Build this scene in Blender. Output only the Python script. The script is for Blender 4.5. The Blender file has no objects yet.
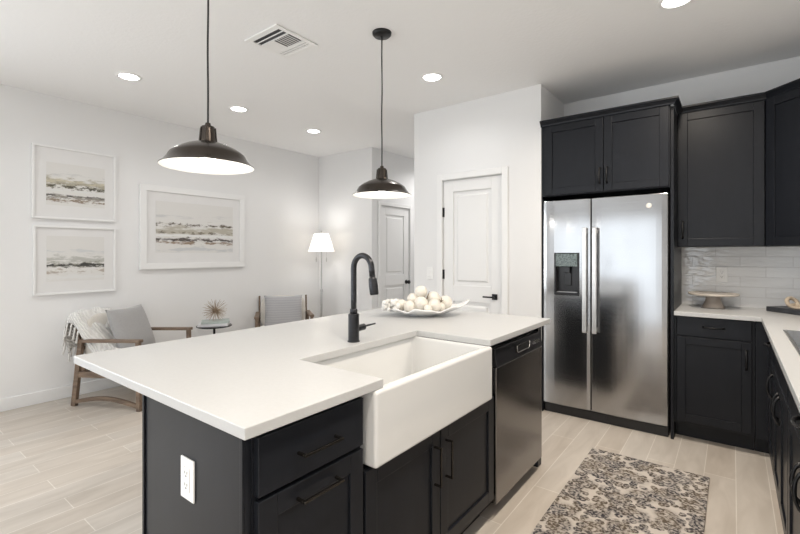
import bpy, bmesh, math, random
from mathutils import Vector, Matrix
random.seed(7)
S = bpy.context.scene
COL = S.collection
PI = math.pi

# ------------------------------------------------------------------ camera
cam_d = bpy.data.cameras.new('camera'); cam = bpy.data.objects.new('camera', cam_d); COL.objects.link(cam)
FPX, YAW, HY, CH = 435.4, math.radians(37.4), 253.0, 1.326
cam_d.sensor_width = 36.0; cam_d.lens = 36.0*FPX/800.0
cam_d.shift_y = -(267.0-HY)/800.0
cam_d.clip_start = 0.03; cam_d.clip_end = 60
cam.location = (0, 0, CH); cam.rotation_euler = (PI/2, 0, YAW)
S.camera = cam

# ------------------------------------------------------------------ world, exposure, daylight
w = bpy.data.worlds.new('daylight'); S.world = w; w.use_nodes = True
w.node_tree.nodes['Background'].inputs[0].default_value = (0.86, 0.93, 1.0, 1)
w.node_tree.nodes['Background'].inputs[1].default_value = 1.0
S.view_settings.view_transform = 'Standard'
S.view_settings.look = 'None'
S.view_settings.exposure = 0.24
S.view_settings.gamma = 1.0
S.view_settings.use_curve_mapping = False

def area(name, loc, rot, sx, sy, power, color=(1, 1, 1)):
    d = bpy.data.lights.new(name, 'AREA'); d.shape = 'RECTANGLE'; d.size = sx; d.size_y = sy
    d.energy = power; d.color = color
    o = bpy.data.objects.new(name, d); o.location = loc; o.rotation_euler = rot; COL.objects.link(o)
    return o
# daylight of the rear slider behind the camera, plus an added side lamp
area('daylight_slider', (-2.2, -3.55, 1.08), (PI/2, 0, 0), 3.4, 2.0, 30, (0.91, 0.96, 1.0))
area('added_side_light', (-5.05, -1.4, 1.35), (PI/2, 0, -PI/2), 1.9, 1.7, 66, (0.91, 0.96, 1.0))  # lamp added outside an unseen left-wall opening to brighten the room

# ------------------------------------------------------------------ materials
def mat(name, color, rough=0.5, metal=0.0, spec=0.5, bump=None, emit=None, var=None, coat=0.0, aniso=None, sheen=0.0):
    m = bpy.data.materials.new(name); m.use_nodes = True
    nt = m.node_tree; b = nt.nodes['Principled BSDF']
    b.inputs['Base Color'].default_value = (*color, 1); b.inputs['Roughness'].default_value = rough
    b.inputs['Metallic'].default_value = metal; b.inputs['Specular IOR Level'].default_value = spec
    b.inputs['Coat Weight'].default_value = coat
    if sheen: b.inputs['Sheen Weight'].default_value = sheen
    if emit:
        b.inputs['Emission Color'].default_value = (*emit[0], 1); b.inputs['Emission Strength'].default_value = emit[1]
    tc = nt.nodes.new('ShaderNodeTexCoord')
    def mapping(sc):
        mp = nt.nodes.new('ShaderNodeMapping'); mp.inputs['Scale'].default_value = sc
        nt.links.new(tc.outputs['Object'], mp.inputs['Vector']); return mp
    if var:   # (scale vec, amount, detail)
        mp = mapping(var[0]); n = nt.nodes.new('ShaderNodeTexNoise'); n.inputs['Scale'].default_value = 1.0
        n.inputs['Detail'].default_value = var[2]
        nt.links.new(mp.outputs[0], n.inputs['Vector'])
        r = nt.nodes.new('ShaderNodeValToRGB')
        a = var[1]
        r.color_ramp.elements[0].position = 0.3; r.color_ramp.elements[1].position = 0.7
        r.color_ramp.elements[0].color = (*[max(0, c*(1-a)) for c in color], 1)
        r.color_ramp.elements[1].color = (*[min(1, c*(1+a)) for c in color], 1)
        nt.links.new(n.outputs[0], r.inputs[0]); nt.links.new(r.outputs[0], b.inputs['Base Color'])
    if bump:  # (scale vec, strength, distance)
        mp = mapping(bump[0]); n = nt.nodes.new('ShaderNodeTexNoise'); n.inputs['Scale'].default_value = 1.0
        n.inputs['Detail'].default_value = 3
        nt.links.new(mp.outputs[0], n.inputs['Vector'])
        bp = nt.nodes.new('ShaderNodeBump'); bp.inputs['Strength'].default_value = bump[1]; bp.inputs['Distance'].default_value = bump[2]
        nt.links.new(n.outputs[0], bp.inputs['Height']); nt.links.new(bp.outputs[0], b.inputs['Normal'])
    if aniso is not None:
        b.inputs['Anisotropic'].default_value = aniso
    return m

M = {}
M['wall'] = mat('painted_wall', (0.83, 0.83, 0.83), 0.75, bump=((60, 60, 60), 0.12, 0.004))
M['ceiling'] = mat('knockdown_ceiling', (0.90, 0.90, 0.90), 0.85, bump=((38, 38, 38), 0.3, 0.006))
M['trim'] = mat('white_trim', (0.86, 0.86, 0.855), 0.4)
M['door'] = mat('white_door_paint', (0.84, 0.84, 0.835), 0.4)
M['quartz'] = mat('white_quartz', (0.53, 0.535, 0.535), 0.30, var=((90, 90, 90), 0.02, 2))
M['cab'] = mat('charcoal_cabinet_paint', (0.0115, 0.0130, 0.0170), 0.34, spec=0.24, var=((25, 25, 4), 0.08, 3))
M['cabin'] = mat('cabinet_shadow_gap', (0.006, 0.006, 0.007), 0.6)
M['black'] = mat('matte_black_metal', (0.012, 0.012, 0.013), 0.35, metal=0.3, var=((20, 20, 20), 0.1, 2))
M['blackplastic'] = mat('black_plastic', (0.014, 0.014, 0.016), 0.28, var=((20, 20, 20), 0.1, 2))
M['porcelain'] = mat('white_fireclay', (0.74, 0.745, 0.74), 0.10, coat=0.3, bump=((8, 8, 8), 0.03, 0.01))
M['bronze'] = mat('oil_rubbed_bronze', (0.060, 0.050, 0.043), 0.24, metal=0.85, var=((12, 12, 12), 0.15, 2))
M['faucet'] = mat('brushed_black_steel', (0.045, 0.046, 0.05), 0.28, metal=0.85, var=((4, 4, 60), 0.15, 2))
M['enamel'] = mat('white_enamel', (0.9, 0.88, 0.84), 0.4, var=((6, 6, 6), 0.01, 1), emit=((1, 0.93, 0.83), 0.0))
M['bulb'] = mat('lit_bulb', (1, 1, 1), 0.4, emit=((1, 0.95, 0.88), 7.0))
M['candisk'] = mat('lit_downlight_lens', (1, 1, 1), 0.4, emit=((1, 0.98, 0.95), 14.0))
M['whiteplastic'] = mat('white_plastic', (0.88, 0.88, 0.87), 0.3, var=((9, 9, 9), 0.01, 1))
M['wood'] = mat('weathered_walnut', (0.165, 0.115, 0.080), 0.55, var=((6, 60, 40), 0.35, 4))
M['cream'] = mat('cream_upholstery', (0.66, 0.63, 0.58), 0.9, var=((140, 140, 140), 0.06, 2), bump=((300, 300, 300), 0.2, 0.001), sheen=0.3)
M['greyfab'] = mat('grey_linen', (0.35, 0.345, 0.345), 0.95, var=((180, 180, 180), 0.1, 2), bump=((300, 300, 300), 0.2, 0.001), sheen=0.3)
M['whitefab'] = mat('white_cotton', (0.78, 0.77, 0.75), 0.95, var=((160, 160, 160), 0.05, 2), bump=((90, 90, 90), 0.4, 0.003), sheen=0.3)
def knit():
    m = mat('white_knit', (0.76, 0.755, 0.73), 0.95, sheen=0.3); nt = m.node_tree; b = nt.nodes['Principled BSDF']
    tc = nt.nodes.new('ShaderNodeTexCoord'); wv = nt.nodes.new('ShaderNodeTexWave'); wv.bands_direction = 'DIAGONAL'; wv.inputs['Scale'].default_value = 22; wv.inputs['Distortion'].default_value = 2.5
    r = nt.nodes.new('ShaderNodeValToRGB'); r.color_ramp.elements[0].color = (0.69, 0.68, 0.66, 1); r.color_ramp.elements[1].color = (0.80, 0.79, 0.77, 1)
    bp = nt.nodes.new('ShaderNodeBump'); bp.inputs['Strength'].default_value = 0.7; bp.inputs['Distance'].default_value = 0.008
    nt.links.new(tc.outputs['Object'], wv.inputs['Vector']); nt.links.new(wv.outputs['Fac'], r.inputs[0]); nt.links.new(r.outputs[0], b.inputs['Base Color'])
    nt.links.new(wv.outputs['Fac'], bp.inputs['Height']); nt.links.new(bp.outputs[0], b.inputs['Normal']); return m
M['knit'] = knit()
M['chrome'] = mat('satin_nickel', (0.55, 0.54, 0.53), 0.28, metal=1.0, var=((5, 5, 60), 0.05, 2))
M['brightsteel'] = mat('polished_handle_steel', (0.80, 0.80, 0.80), 0.42, metal=1.0, var=((5, 5, 60), 0.03, 2))
M['pull'] = mat('dark_bronze_pull', (0.055, 0.05, 0.045), 0.25, metal=0.9, var=((20, 20, 20), 0.1, 2))
M['gold'] = mat('antique_gold', (0.42, 0.33, 0.24), 0.35, metal=0.8, var=((30, 30, 30), 0.15, 2))
M['book_white'] = mat('book_cover_white', (0.72, 0.72, 0.74), 0.5, var=((30, 30, 30), 0.03, 2))
M['book_green'] = mat('book_cover_grey_green', (0.42, 0.47, 0.45), 0.5, var=((30, 30, 30), 0.08, 2))
M['pages'] = mat('book_pages', (0.78, 0.76, 0.72), 0.8, var=((3, 3, 500), 0.08, 2))
M['ceramic'] = mat('white_ceramic_dish', (0.85, 0.85, 0.85), 0.25, bump=((30, 30, 30), 0.25, 0.006))
M['ball'] = mat('cream_capiz_ball', (0.76, 0.72, 0.65), 0.38, var=((35, 35, 35), 0.13, 4), bump=((60, 60, 60), 0.2, 0.002))
M['coral'] = mat('white_coral', (0.80, 0.79, 0.76), 0.8, bump=((120, 120, 120), 0.5, 0.004))
M['twig'] = mat('brown_twig', (0.16, 0.12, 0.08), 0.8, var=((50, 50, 50), 0.3, 2))
M['slate'] = mat('dark_slate', (0.035, 0.038, 0.045), 0.45, var=((30, 30, 30), 0.35, 4))
M['rope'] = mat('pale_turned_wood', (0.48, 0.40, 0.31), 0.6, var=((40, 40, 40), 0.15, 3))
M['standtop'] = mat('beige_stone', (0.55, 0.50, 0.44), 0.35, var=((14, 14, 14), 0.12, 5))
M['standfoot'] = mat('warm_grey_stand_foot', (0.38, 0.33, 0.29), 0.4, var=((14, 14, 30), 0.12, 4))
M['cookglass'] = mat('cooktop_glass', (0.02, 0.024, 0.03), 0.06, coat=0.5, var=((6, 6, 6), 0.1, 1))
M['outdoor'] = mat('patio_paver', (0.5, 0.48, 0.45), 0.8, var=((3, 3, 3), 0.1, 3))

def steel(name, col, rough, sc):
    m = bpy.data.materials.new(name); m.use_nodes = True; nt = m.node_tree; b = nt.nodes['Principled BSDF']
    b.inputs['Metallic'].default_value = 1.0
    tc = nt.nodes.new('ShaderNodeTexCoord'); mp = nt.nodes.new('ShaderNodeMapping'); mp.inputs['Scale'].default_value = sc
    n = nt.nodes.new('ShaderNodeTexNoise'); n.inputs['Scale'].default_value = 1; n.inputs['Detail'].default_value = 4
    nt.links.new(tc.outputs['Object'], mp.inputs['Vector']); nt.links.new(mp.outputs[0], n.inputs['Vector'])
    r = nt.nodes.new('ShaderNodeMapRange'); r.inputs['To Min'].default_value = rough-0.05; r.inputs['To Max'].default_value = rough+0.05
    nt.links.new(n.outputs[0], r.inputs['Value']); nt.links.new(r.outputs[0], b.inputs['Roughness'])
    c = nt.nodes.new('ShaderNodeValToRGB')
    c.color_ramp.elements[0].color = (*[v*0.93 for v in col], 1); c.color_ramp.elements[1].color = (*[v*1.05 for v in col], 1)
    nt.links.new(n.outputs[0], c.inputs[0]); nt.links.new(c.outputs[0], b.inputs['Base Color'])
    # slow waviness of the sheet
    mp2 = nt.nodes.new('ShaderNodeMapping'); mp2.inputs['Scale'].default_value = (1.2, 1.2, 3.0)
    n2 = nt.nodes.new('ShaderNodeTexNoise'); n2.inputs['Scale'].default_value = 1.0; n2.inputs['Detail'].default_value = 0
    nt.links.new(tc.outputs['Object'], mp2.inputs['Vector']); nt.links.new(mp2.outputs[0], n2.inputs['Vector'])
    bp = nt.nodes.new('ShaderNodeBump'); bp.inputs['Strength'].default_value = 0.6; bp.inputs['Distance'].default_value = 0.012
    nt.links.new(n2.outputs[0], bp.inputs['Height']); nt.links.new(bp.outputs[0], b.inputs['Normal'])
    return m
M['steel'] = steel('brushed_stainless_steel', (0.42, 0.42, 0.425), 0.17, (3, 3, 260))
M['darksteel'] = steel('slate_stainless_steel', (0.27, 0.26, 0.255), 0.24, (260, 3, 3))

def floor_material():
    m = bpy.data.materials.new('wood_look_floor_tile'); m.use_nodes = True; nt = m.node_tree; b = nt.nodes['Principled BSDF']
    L = nt.links.new
    tc = nt.nodes.new('ShaderNodeTexCoord'); sep = nt.nodes.new('ShaderNodeSeparateXYZ'); L(tc.outputs['Object'], sep.inputs[0])
    comb = nt.nodes.new('ShaderNodeCombineXYZ')
    L(sep.outputs['Y'], comb.inputs['X']); 
    ad = nt.nodes.new('ShaderNodeMath'); ad.operation = 'ADD'; ad.inputs[1].default_value = 30*0.152-0.166
    L(sep.outputs['X'], ad.inputs[0]); L(ad.outputs[0], comb.inputs['Y'])
    br = nt.nodes.new('ShaderNodeTexBrick'); L(comb.outputs[0], br.inputs['Vector'])
    br.offset = 0.37; br.offset_frequency = 2
    br.inputs['Scale'].default_value = 1.0; br.inputs['Brick Width'].default_value = 1.22; br.inputs['Row Height'].default_value = 0.152
    br.inputs['Mortar Size'].default_value = 0.0022; br.inputs['Mortar Smooth'].default_value = 0.1
    br.inputs['Color1'].default_value = (0.58, 0.52, 0.455, 1); br.inputs['Color2'].default_value = (0.62, 0.575, 0.52, 1)
    br.inputs['Mortar'].default_value = (0.78, 0.74, 0.68, 1)
    mp = nt.nodes.new('ShaderNodeMapping'); mp.inputs['Scale'].default_value = (11, 2.2, 1); L(tc.outputs['Object'], mp.inputs['Vector'])
    n = nt.nodes.new('ShaderNodeTexNoise'); n.inputs['Scale'].default_value = 1.0; n.inputs['Detail'].default_value = 6; n.inputs['Distortion'].default_value = 0.8
    L(mp.outputs[0], n.inputs['Vector'])
    r = nt.nodes.new('ShaderNodeValToRGB'); r.color_ramp.elements[0].position = 0.3; r.color_ramp.elements[1].position = 0.72
    r.color_ramp.elements[0].color = (0.80, 0.785, 0.77, 1); r.color_ramp.elements[1].color = (1.0, 1.0, 1.0, 1)
    L(n.outputs[0], r.inputs[0])
    mx = nt.nodes.new('ShaderNodeMix'); mx.data_type = 'RGBA'; mx.blend_type = 'MULTIPLY'; mx.inputs['Factor'].default_value = 1
    L(br.outputs['Color'], mx.inputs['A']); L(r.outputs[0], mx.inputs['B']); L(mx.outputs['Result'], b.inputs['Base Color'])
    b.inputs['Roughness'].default_value = 0.38
    bp = nt.nodes.new('ShaderNodeBump'); bp.invert = True; bp.inputs['Strength'].default_value = 0.3; bp.inputs['Distance'].default_value = 0.002
    L(br.outputs['Fac'], bp.inputs['Height']); L(bp.outputs[0], b.inputs['Normal'])
    return m
M['floor'] = floor_material()

def tile_material():
    m = bpy.data.materials.new('glossy_wavy_subway_tile'); m.use_nodes = True; nt = m.node_tree; b = nt.nodes['Principled BSDF']
    L = nt.links.new
    tc = nt.nodes.new('ShaderNodeTexCoord'); sep = nt.nodes.new('ShaderNodeSeparateXYZ'); L(tc.outputs['Object'], sep.inputs[0])
    sm = nt.nodes.new('ShaderNodeMath'); sm.operation = 'SUBTRACT'; L(sep.outputs['X'], sm.inputs[0]); L(sep.outputs['Y'], sm.inputs[1])
    comb = nt.nodes.new('ShaderNodeCombineXYZ'); L(sm.outputs[0], comb.inputs['X']); L(sep.outputs['Z'], comb.inputs['Y'])
    mp0 = nt.nodes.new('ShaderNodeMapping'); mp0.inputs['Location'].default_value = (0.1, -0.914, 0); L(comb.outputs[0], mp0.inputs['Vector'])
    br = nt.nodes.new('ShaderNodeTexBrick'); L(mp0.outputs[0], br.inputs['Vector']); br.offset = 0.5
    br.inputs['Scale'].default_value = 1.0; br.inputs['Brick Width'].default_value = 0.302; br.inputs['Row Height'].default_value = 0.077
    br.inputs['Mortar Size'].default_value = 0.0018; br.inputs['Mortar Smooth'].default_value = 0.3
    br.inputs['Color1'].default_value = (0.76, 0.765, 0.77, 1); br.inputs['Color2'].default_value = (0.80, 0.81, 0.82, 1)
    br.inputs['Mortar'].default_value = (0.68, 0.68, 0.68, 1)
    L(br.outputs['Color'], b.inputs['Base Color']); b.inputs['Roughness'].default_value = 0.05
    b.inputs['Coat Weight'].default_value = 0.6; b.inputs['Coat Roughness'].default_value = 0.03
    n = nt.nodes.new('ShaderNodeTexNoise'); n.inputs['Scale'].default_value = 1; n.inputs['Detail'].default_value = 1.0
    mpn = nt.nodes.new('ShaderNodeMapping'); mpn.inputs['Scale'].default_value = (15, 15, 48); L(tc.outputs['Object'], mpn.inputs['Vector']); L(mpn.outputs[0], n.inputs['Vector'])
    bp = nt.nodes.new('ShaderNodeBump'); bp.inputs['Strength'].default_value = 0.6; bp.inputs['Distance'].default_value = 0.005
    L(n.outputs[0], bp.inputs['Height'])
    bp2 = nt.nodes.new('ShaderNodeBump'); bp2.invert = True; bp2.inputs['Strength'].default_value = 0.6; bp2.inputs['Distance'].default_value = 0.003
    L(br.outputs['Fac'], bp2.inputs['Height']); L(bp.outputs[0], bp2.inputs['Normal'])
    L(bp2.outputs[0], b.inputs['Normal']); L(bp2.outputs[0], b.inputs['Coat Normal'])
    return m
M['tile'] = tile_material()

def rug_material():
    m = bpy.data.materials.new('floral_rug_pile'); m.use_nodes = True; nt = m.node_tree; b = nt.nodes['Principled BSDF']
    L = nt.links.new
    tc = nt.nodes.new('ShaderNodeTexCoord')
    base = nt.nodes.new('ShaderNodeTexNoise'); base.inputs['Scale'].default_value = 7; base.inputs['Detail'].default_value = 3; L(tc.outputs['Object'], base.inputs['Vector'])
    wv = nt.nodes.new('ShaderNodeVectorMath'); wv.operation = 'MULTIPLY_ADD'; wv.inputs[1].default_value = (0.045, 0.045, 0.0)
    L(base.outputs['Color'], wv.inputs[0]); L(tc.outputs['Object'], wv.inputs[2])
    def vor(scale, feature='F1'):
        v = nt.nodes.new('ShaderNodeTexVoronoi'); v.feature = feature; v.inputs['Scale'].default_value = scale; v.voronoi_dimensions = '2D'
        L(wv.outputs[0], v.inputs['Vector']); return v
    def ramp(src, stops):
        r = nt.nodes.new('ShaderNodeValToRGB'); e = r.color_ramp.elements
        e[0].position, e[0].color = stops[0][0], (*stops[0][1], 1)
        e[1].position, e[1].color = stops[-1][0], (*stops[-1][1], 1)
        for p, c in stops[1:-1]:
            x = e.new(p); x.color = (*c, 1)
        L(src, r.inputs[0]); return r
    W, K = (1, 1, 1), (0, 0, 0)
    v1 = vor(7.5); flower = ramp(v1.outputs['Distance'], [(0.0, W), (0.10, K), (0.16, W), (0.26, (0.5,)*3), (0.36, W), (0.45, (0.25,)*3), (0.6, K)])
    v2 = vor(26); small = ramp(v2.outputs['Distance'], [(0.0, (0.3,)*3), (0.18, W), (0.46, W), (0.56, K), (0.7, K)])
    n2 = nt.nodes.new('ShaderNodeTexNoise'); n2.inputs['Scale'].default_value = 75; n2.inputs['Detail'].default_value = 3; L(tc.outputs['Object'], n2.inputs['Vector'])
    br = ramp(n2.outputs[0], [(0.42, K), (0.54, W)])
    sel = ramp(v2.outputs['Color'], [(0.20, K), (0.30, W)])
    mul = nt.nodes.new('ShaderNodeMath'); mul.operation = 'MULTIPLY'; L(small.outputs[0], mul.inputs[0]); L(sel.outputs[0], mul.inputs[1])
    mxx = nt.nodes.new('ShaderNodeMath'); mxx.operation = 'MAXIMUM'; L(flower.outputs[0], mxx.inputs[0]); L(mul.outputs[0], mxx.inputs[1])
    m2 = nt.nodes.new('ShaderNodeMath'); m2.operation = 'MULTIPLY'; L(mxx.outputs[0], m2.inputs[0])
    a = nt.nodes.new('ShaderNodeMath'); a.operation = 'MULTIPLY_ADD'; a.inputs[1].default_value = 0.6; a.inputs[2].default_value = 0.45; L(br.outputs[0], a.inputs[0])
    L(a.outputs[0], m2.inputs[1])
    dark = nt.nodes.new('ShaderNodeTexNoise'); dark.inputs['Scale'].default_value = 9; L(tc.outputs['Object'], dark.inputs['Vector'])
    dc = ramp(dark.outputs[0], [(0.42, (0.03, 0.028, 0.035)), (0.6, (0.10, 0.075, 0.05))])
    mx = nt.nodes.new('ShaderNodeMix'); mx.data_type = 'RGBA'; L(m2.outputs[0], mx.inputs['Factor'])
    mx.inputs['A'].default_value = (0.56, 0.51, 0.46, 1); L(dc.outputs[0], mx.inputs['B'])
    L(mx.outputs['Result'], b.inputs['Base Color']); b.inputs['Roughness'].default_value = 0.95
    bp = nt.nodes.new('ShaderNodeBump'); bp.inputs['Strength'].default_value = 0.5; bp.inputs['Distance'].default_value = 0.004
    n3 = nt.nodes.new('ShaderNodeTexNoise'); n3.inputs['Scale'].default_value = 220; L(tc.outputs['Object'], n3.inputs['Vector'])
    L(n3.outputs[0], bp.inputs['Height']); L(bp.outputs[0], b.inputs['Normal'])
    return m
M['rug'] = rug_material()

def art_material(name, bands, seed, ground=(0.74, 0.73, 0.71)):
    """abstract landscape wash: bands = (centre, half width, colour, threshold, noise stretch)"""
    m = bpy.data.materials.new(name); m.use_nodes = True; nt = m.node_tree; b = nt.nodes['Principled BSDF']
    L = nt.links.new
    tc = nt.nodes.new('ShaderNodeTexCoord'); sep = nt.nodes.new('ShaderNodeSeparateXYZ'); L(tc.outputs['Generated'], sep.inputs[0])
    comb = nt.nodes.new('ShaderNodeCombineXYZ'); L(sep.outputs['Y'], comb.inputs['X']); L(sep.outputs['Z'], comb.inputs['Y']); comb.inputs['Z'].default_value = seed
    prev = None
    for i, (zc, hw, colr, thr, sc) in enumerate(bands):
        mp = nt.nodes.new('ShaderNodeMapping'); mp.inputs['Scale'].default_value = (sc[0], sc[1], 1); mp.inputs['Location'].default_value = (i*3.7, i*1.3, i*2.1)
        L(comb.outputs[0], mp.inputs['Vector'])
        n = nt.nodes.new('ShaderNodeTexNoise'); n.inputs['Scale'].default_value = 1; n.inputs['Detail'].default_value = 6; n.inputs['Roughness'].default_value = 0.72
        L(mp.outputs[0], n.inputs['Vector'])
        d = nt.nodes.new('ShaderNodeMath'); d.operation = 'SUBTRACT'; d.inputs[1].default_value = zc; L(sep.outputs['Z'], d.inputs[0])
        ab = nt.nodes.new('ShaderNodeMath'); ab.operation = 'ABSOLUTE'; L(d.outputs[0], ab.inputs[0])
        fa = nt.nodes.new('ShaderNodeMapRange'); fa.inputs['From Min'].default_value = 0; fa.inputs['From Max'].default_value = hw
        fa.inputs['To Min'].default_value = 0.34; fa.inputs['To Max'].default_value = -0.40; fa.clamp = False; L(ab.outputs[0], fa.inputs['Value'])
        amp = nt.nodes.new('ShaderNodeMath'); amp.operation = 'MULTIPLY_ADD'; amp.inputs[1].default_value = 3.2; amp.inputs[2].default_value = -1.1; L(n.outputs[0], amp.inputs[0])
        s = nt.nodes.new('ShaderNodeMath'); s.operation = 'ADD'; L(amp.outputs[0], s.inputs[0]); L(fa.outputs[0], s.inputs[1])
        mr = nt.nodes.new('ShaderNodeMapRange'); mr.inputs['From Min'].default_value = thr; mr.inputs['From Max'].default_value = thr+0.30; L(s.outputs[0], mr.inputs['Value'])
        mx = nt.nodes.new('ShaderNodeMix'); mx.data_type = 'RGBA'; L(mr.outputs[0], mx.inputs['Factor'])
        if prev is None: mx.inputs['A'].default_value = (*ground, 1)
        else: L(prev, mx.inputs['A'])
        mx.inputs['B'].default_value = (*colr, 1); prev = mx.outputs['Result']
    L(prev, b.inputs['Base Color']); b.inputs['Roughness'].default_value = 0.3
    return m

# ------------------------------------------------------------------ mesh helpers
ORG = {}
class MB:
    def __init__(s): s.bm = bmesh.new()
    def box(s, x0, x1, y0, y1, z0, z1, T=None):
        c = [(x, y, z) for x in (x0, x1) for y in (y0, y1) for z in (z0, z1)]
        if T: c = [T(*p) for p in c]
        v = [s.bm.verts.new(p) for p in c]
        for f in ((0, 1, 3, 2), (4, 6, 7, 5), (0, 4, 5, 1), (2, 3, 7, 6), (0, 2, 6, 4), (1, 5, 7, 3)):
            s.bm.faces.new([v[i] for i in f])
        return s
    def prism(s, pts, z0, z1):
        a = [s.bm.verts.new((x, y, z0)) for x, y in pts]; b = [s.bm.verts.new((x, y, z1)) for x, y in pts]
        n = len(pts)
        s.bm.faces.new(a[::-1]); s.bm.faces.new(b)
        for i in range(n): s.bm.faces.new((a[i], a[(i+1) % n], b[(i+1) % n], b[i]))
        return s
    def hexa(s, pts):
        v = [s.bm.verts.new(p) for p in pts]
        for f in ((0, 1, 2, 3), (4, 7, 6, 5), (0, 4, 5, 1), (1, 5, 6, 2), (2, 6, 7, 3), (3, 7, 4, 0)):
            s.bm.faces.new([v[i] for i in f])
        return s
    def bar(s, p, q, wx, wy=None, up=(0, 0, 1)):
        p, q = Vector(p), Vector(q); d = (q-p).normalized(); u = Vector(up)
        if abs(d.dot(u)) > 0.98: u = Vector((1, 0, 0))
        a = d.cross(u).normalized(); b = a.cross(d).normalized(); wy = wx if wy is None else wy
        a *= wx/2; b *= wy/2
        return s.hexa([p-a-b, p+a-b, p+a+b, p-a+b, q-a-b, q+a-b, q+a+b, q-a+b])
    def tube(s, pts, r, n=12, caps=True, closed=False):
        pts = [Vector(p) for p in pts]; rr = r if isinstance(r, (list, tuple)) else [r]*len(pts)
        rings = []; ref = None; N = len(pts)
        for i, p in enumerate(pts):
            if closed: t = (pts[(i+1) % N]-pts[i-1]).normalized()
            elif i == 0: t = (pts[1]-p).normalized()
            elif i == N-1: t = (p-pts[i-1]).normalized()
            else: t = (pts[i+1]-pts[i-1]).normalized()
            if ref is None: ref = Vector((0, 0, 1)) if abs(t.z) < 0.9 else Vector((1, 0, 0))
            a = t.cross(ref).normalized(); b = t.cross(a).normalized(); ref = -b if False else ref
            b2 = a.cross(t).normalized(); ref = b2
            rings.append([s.bm.verts.new(p+(a*math.cos(k*2*PI/n)+b2*math.sin(k*2*PI/n))*rr[i]) for k in range(n)])
        m = N if closed else N-1
        for i in range(m):
            A, B = rings[i], rings[(i+1) % N]
            for k in range(n): s.bm.faces.new((A[k], A[(k+1) % n], B[(k+1) % n], B[k]))
        if caps and not closed:
            s.bm.faces.new(rings[0][::-1]); s.bm.faces.new(rings[-1])
        return s
    def lathe(s, prof, c=(0, 0, 0), n=40, close=True):
        """prof: list of (r, z)"""
        rings = []
        for r, z in prof:
            if r < 1e-6: rings.append([s.bm.verts.new((c[0], c[1], c[2]+z))])
            else: rings.append([s.bm.verts.new((c[0]+r*math.cos(k*2*PI/n), c[1]+r*math.sin(k*2*PI/n), c[2]+z)) for k in range(n)])
        for A, B in zip(rings[:-1], rings[1:]):
            if len(A) == 1 and len(B) == 1: continue
            for k in range(n):
                k2 = (k+1) % n
                if len(A) == 1: s.bm.faces.new((A[0], B[k2], B[k]))
                elif len(B) == 1: s.bm.faces.new((A[k], A[k2], B[0]))
                else: s.bm.faces.new((A[k], A[k2], B[k2], B[k]))
        return s
    def grid(s, f, nu, nv):
        V = [[s.bm.verts.new(f(i/nu, j/nv)) for j in range(nv+1)] for i in range(nu+1)]
        for i in range(nu):
            for j in range(nv): s.bm.faces.new((V[i][j], V[i+1][j], V[i+1][j+1], V[i][j+1]))
        return s
    def xform(s, mtx): bmesh.ops.transform(s.bm, matrix=mtx, verts=s.bm.verts[:]); return s

def origin(o): return ORG.get(o.name, Vector((0, 0, 0))) if o else Vector((0, 0, 0))
def obj(name, mb, m, parent=None, bevel=0.0, smooth=False, seg=2, sub=0, loc=None, solid=0, recalc=True, ang=35):
    """link one mesh; vertices were given in world space (or the local space of a thing at the origin)"""
    bm = mb.bm
    if recalc: bmesh.ops.recalc_face_normals(bm, faces=bm.faces[:])
    if parent is not None: off = origin(parent)
    else:
        if loc is None:
            xs = [v.co.x for v in bm.verts]; ys = [v.co.y for v in bm.verts]; zs = [v.co.z for v in bm.verts]
            loc = ((min(xs)+max(xs))/2, (min(ys)+max(ys))/2, min(zs))
        off = Vector(loc)
    bmesh.ops.translate(bm, verts=bm.verts[:], vec=-off)
    me = bpy.data.meshes.new(name); bm.to_mesh(me); bm.free()
    o = bpy.data.objects.new(name, me); COL.objects.link(o)
    if parent is not None: o.parent = parent; ORG[o.name] = off
    else: o.location = off; ORG[o.name] = off
    me.materials.append(m)
    if smooth:
        for p in me.polygons: p.use_smooth = True
    if solid: md = o.modifiers.new('solid', 'SOLIDIFY'); md.thickness = solid; md.offset = 0
    if bevel:
        md = o.modifiers.new('bevel', 'BEVEL'); md.width = bevel; md.segments = seg; md.limit_method = 'ANGLE'; md.angle_limit = math.radians(ang)
        if smooth is None or smooth is False: pass
    if sub: md = o.modifiers.new('sub', 'SUBSURF'); md.levels = sub; md.render_levels = sub
    return o
def thing(name, label, cat, loc=(0, 0, 0), group=None):
    o = bpy.data.objects.new(name, None); COL.objects.link(o); o.location = loc; o.empty_display_size = 0.1
    ORG[o.name] = Vector(loc)
    return tag(o, label, cat, group)
def tag(o, label, cat, group=None):
    o['label'] = label; o['category'] = cat
    if group: o['group'] = group
    return o
def struct(o, label=None):
    o['kind'] = 'structure'
    if label: o['label'] = label
    return o
def copy_tree(o, parent=None):
    c = o.copy(); COL.objects.link(c)
    if parent is not None: c.parent = parent
    for ch in list(o.children): copy_tree(ch, c)
    return c
def faces_minus_y(yf): return lambda u, v, z: (u, yf-v, z)
def faces_plus_x(xf): return lambda u, v, z: (xf+v, u, z)
def faces_minus_x(xf): return lambda u, v, z: (xf-v, u, z)

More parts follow.
